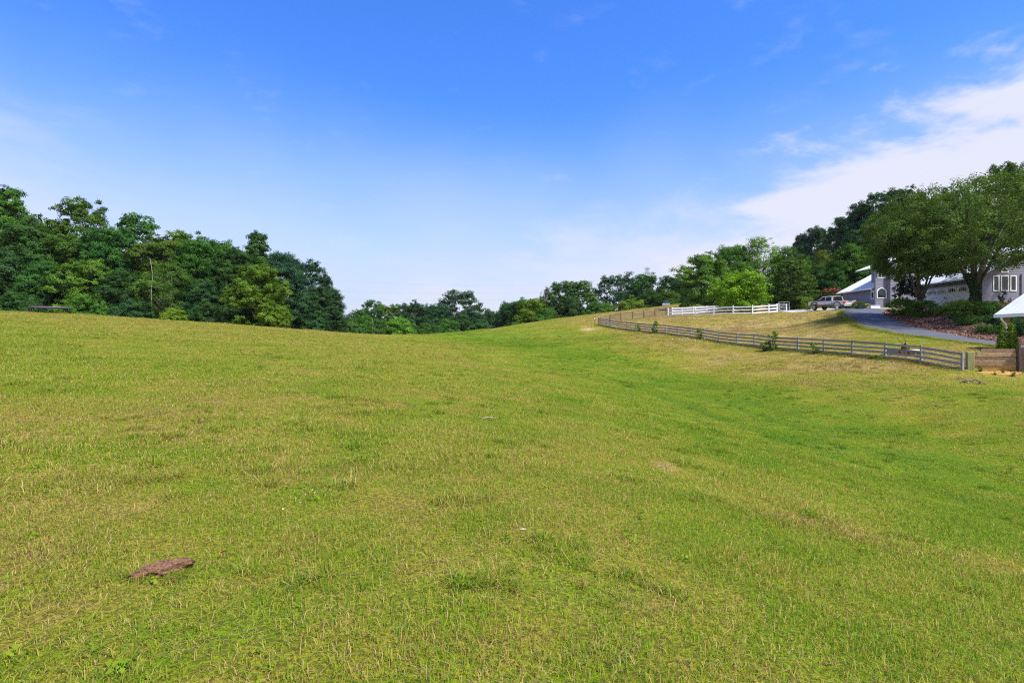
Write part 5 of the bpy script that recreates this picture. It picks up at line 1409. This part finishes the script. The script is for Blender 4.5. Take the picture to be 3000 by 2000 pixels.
# ------------------------------------------------------------------ pylon and power cables
x, y = plan(1896, 262); z = hz(x, y); zt = at(1896, 785, 262)[2]
PH = zt - z
t = thing('power_pylon', 'lattice power pylon, only its top showing above the hedgerow', 'pylon', (x, y, z), R(18))
body = MB()
def hw(q): return 3.2 * (1 - q) ** 1.3 + .55
lv_ = np.linspace(0, 1, 12)
for a_, b_ in zip(lv_[:-1], lv_[1:]):
    wa, wb = hw(a_), hw(b_); za, zb_ = a_ * PH, b_ * PH
    ca = [(-wa, -wa, za), (wa, -wa, za), (wa, wa, za), (-wa, wa, za)]; cb_ = [(-wb, -wb, zb_), (wb, -wb, zb_), (wb, wb, zb_), (-wb, wb, zb_)]
    for i in range(4):
        j = (i + 1) % 4
        body.tube([ca[i], cb_[i]], .07, 4); body.tube([ca[i], cb_[j]], .045, 4); body.tube([ca[j], cb_[i]], .045, 4); body.tube([cb_[i], cb_[j]], .045, 4)
body.build('lattice_body', M['steel'], t)
for za, La in ((PH - .3, 1.9), (PH - 2.3, 2.2), (PH - 6.0, 3.2), (PH - 9.2, 3.2)):
    ar = MB()
    for s in (-1, 1):
        ar.tube([(0, -.5, za), (s * La, 0, za)], .06, 4); ar.tube([(0, .5, za), (s * La, 0, za)], .06, 4); ar.tube([(0, 0, za + .9), (s * La, 0, za)], .05, 4); ar.tube([(s * La * .5, -.25, za), (s * La * .5, .25, za)], .04, 4)
    ar.build('cross_arm', M['steel'], t)
GC = 'power cables over the valley'
for k, (vs, lab) in enumerate(((((500, 800), (976, 821), (1283, 833), (1500, 834), (1765, 819), (1893, 801)), 'upper pair of thin power cables across the pale sky'), (((500, 835), (976, 851), (1231, 858), (1500, 857), (1765, 841), (1893, 826)), 'middle pair of thin power cables across the pale sky'), (((500, 860), (976, 873), (1283, 879), (1500, 877), (1765, 858), (1893, 846)), 'lowest pair of thin power cables crossing the tree tops'))):
    us = np.array([q[0] for q in vs]); vv = np.array([q[1] for q in vs]); pc = np.polyfit((us - 1200) / 700, vv, 3)
    for dv in (0, 2.6):
        pts = [at(u, float(np.polyval(pc, (u - 1200) / 700)) + dv, 178 if k == 2 else 182) for u in np.linspace(420, 1893, 44)]
        o = Vector(pts[0]); tag(MB().tube([Vector(p) - o for p in pts], .013, 4).build('power_cable', M['cable'], loc=o), ('lower' if dv else 'higher') + ' cable of the ' + lab, 'cable', GC)

# ------------------------------------------------------------------ small things in the grass
def place(u, v, D): x, y = plan(u, D); return x, y, hz(x, y)
def lump(name, label, cat, loc, sx, sy, sz, mat, seed, rz=0.0, rough=.25, n=26, m=14, group=None, sink=.3):
    r = np.random.default_rng(seed); V = []; Fc = []
    for i in range(m + 1):
        th_ = math.pi * i / m
        for k in range(n):
            a_ = 2 * math.pi * k / n; x_, y_, z_ = math.sin(th_) * math.cos(a_), math.sin(th_) * math.sin(a_), math.cos(th_)
            q = 1 + rough * (float(fbm(np.array([x_ * 2.2 + seed]), np.array([y_ * 2.2 + z_ * 1.7]), seed, 4)[0]) - .5) * 2
            V.append((x_ * q * sx, y_ * q * sy, z_ * q * sz))
    for i in range(m):
        for k in range(n): Fc.append((i * n + k, (i + 1) * n + k, (i + 1) * n + (k + 1) % n, i * n + (k + 1) % n))
    me = bpy.data.meshes.new(name); me.from_pydata(V, [], Fc); me.update()
    for p in me.polygons: p.use_smooth = True
    o = link(name, me, M[mat], loc=(loc[0], loc[1], loc[2] + sz * (1 - sink))); o.rotation_euler = (0, 0, rz)
    return tag(o, label, cat, group)
x, y, z = ground_at(470, 1682)
lump('dung_clump', 'flat brown clump of dried dung lying in the short grass', 'dung', (x, y, z), .17, .09, .058, 'dung', 5, R(38), .5, 72, 36, sink=.55)
for i, (u, v, s, lab) in enumerate(((1532, 1553, .022, 'pale stone half sunk in the grass in the near centre'), (2412, 1041, .05, 'white scrap by the board fence'), (2092, 1053, .07, 'white stone on the slope beneath the fence'))):
    x, y, z = ground_at(u, v); lump('field_stone', lab, 'stone', (x, y, z + .004), s * 1.1, s * .75, s * .3, 'stone', 20 + i, i * .7, .5, 18, 10, sink=0)
def stick(label, u, v, L, rz, r_=.012, lift=.02):
    x, y, z = ground_at(u, v); c, s = math.cos(rz), math.sin(rz)
    pts = [(c * L * q, s * L * q, hz(x + c * L * q, y + s * L * q) - z + .015 + r_ + .03 * math.sin(q * 5)) for q in (-.5, -.2, .1, .35, .5)]
    tag(MB().tube(pts, [r_, r_ * 1.1, r_, r_ * .8, r_ * .5], 6).build('stick', M['stick'], loc=(x, y, z + lift), smooth=True), label, 'stick')
stick('pale broken stick lying in the mid pasture', 1425, 1231, .3, -.25, .012)
stick('pale stick on the slope below the steel beam', 2692, 1147, .4, .1, .012)
stick('whitish strip of wood below the fence posts', 2716, 1098, .45, -.1, .012)
# brush pile below the timber wall
x, y, z = ground_at(2842, 1124)
t = thing('brush_pile', 'heap of dead twigs on the slope below the timber wall', 'brush pile', (x, y, z))
r = np.random.default_rng(33)
for k in range(18):
    a_ = r.uniform(0, 6.28); L = r.uniform(.3, .85); c = r.normal(size=2) * .24; e = r.uniform(-.15, .5)
    p0 = Vector((c[0] - math.cos(a_) * L * .5, c[1] - math.sin(a_) * L * .4, .02)); p1 = Vector((c[0] + math.cos(a_) * L * .5, c[1] + math.sin(a_) * L * .4, .05 + max(0, e) * .6))
    for p in (p0, p1): p.z += hz(x + p.x, y + p.y) - z
    MB().tube([p0, p0.lerp(p1, .5) + Vector((0, 0, .05)), p1], [.016, .012, .005], 5).build('twig', M['bark' if k % 2 else 'stick'], t)
# fallen leaves
GL = 'fallen leaves in the near pasture'
for i, (u, v, lab) in enumerate(((648, 1640, 'orange fallen leaf right of the brown dung clump'), (1752, 1690, 'red-brown fallen leaf in the near centre grass'))):
    x, y, z = ground_at(u, v); r = np.random.default_rng(90 + i)
    me = leaf_mesh('fallen_leaf', np.array([[0, 0, 0], [.012, .004, .006]]), np.array([[.2, -.3, .9], [-.3, .2, .9]]), .042, r, .6)
    tag(link('fallen_leaf', me, M['dead_leaf'], None, (x, y, z + .055)), lab, 'leaf', GL)
M['scrap'] = mat_plain('dull_white', (.55, .54, .50), .8, var=.2)
# white scraps, wool or down, caught in the near grass
r = np.random.default_rng(45); x, y, z = ground_at(893, 1468); n = 8; q = r.normal(size=(n, 2)) * np.array([.09, .2])
P = np.stack([x + q[:, 0], y + q[:, 1], height(x + q[:, 0], y + q[:, 1]) + r.uniform(.03, .05, n)], 1); N = unit(n, r) * .4 + np.array([0, -.2, .9])
tag(link('white_scraps', leaf_mesh('white_scraps', P, N / np.linalg.norm(N, axis=1, keepdims=True), .017, r, .7), M['scrap']), 'small white scraps caught in the near grass', None, None, 'stuff')
# daisies on the slope
r = np.random.default_rng(44); n = 40
x, y, z = ground_at(2020, 1000); q = r.normal(size=(n, 2)) * np.array([.8, 1.3]); P = np.stack([x + q[:, 0], y + q[:, 1], height(x + q[:, 0], y + q[:, 1]) + r.uniform(.08, .2, n)], 1)
N = unit(n, r) * .5 + np.array([0, -.4, .8]); tag(link('daisies', leaf_mesh('daisies', P, N / np.linalg.norm(N, axis=1, keepdims=True), .05, r, 1.0), M['white_petal']), 'white daisies flowering on the slope below the board fence', 'flowers', None, 'stuff')
# weeds at the foot of the timber wall
for u, v, h, r_, c, lab in ((2872, 1090, .34, .16, 'olive', 'weed against the clay-stained timbers, left of three'), (2915, 1098, .2, .13, 'yg', 'small light weed in the middle of the clay strip'), (2938, 1094, .26, .14, 'light', 'pale weed right of the middle at the timber wall'), (2968, 1104, .36, .2, 'fresh', 'dark green weed at the foot of the dark end post')):
    x, y, z = ground_at(u, v); shrub('wall_weed', 'weed', lab, x, y, h, r_, 'upright', c, 'weeds at the timber wall')
for u, v, h, r_, lab in ((2560, 1052, .25, .3, 'broad-leaved weed patch at the fence below the drive bend'), (2580, 1055, .2, .25, 'smaller broad-leaved weed beside the first at the fence')):
    x, y, z = ground_at(u, v); shrub('fence_weed', 'weed', lab, x, y, h, r_, 'cover', 'hosta')

# ------------------------------------------------------------------ summer haze: one closed box of even, thin air
hm, t = new_mat('thin_haze')
pv_ = t.n('ShaderNodeVolumePrincipled', i_Density=.00006, i_Anisotropy=.2); pv_.inputs['Color'].default_value = (.86, .92, 1.0, 1)
o = t.n('ShaderNodeOutputMaterial'); t.l(pv_.outputs[0], o.inputs['Volume'])
zlo = float(GZ.min()) - 1.0; zhi = 54.0
print('ground', float(GZ.min()), float(GZ.max()))
hb_ = MB().box((0, 450, (zlo + zhi) / 2), (1820, 1920, zhi - zlo)); tag(hb_.build('haze', hm), kind='stuff')
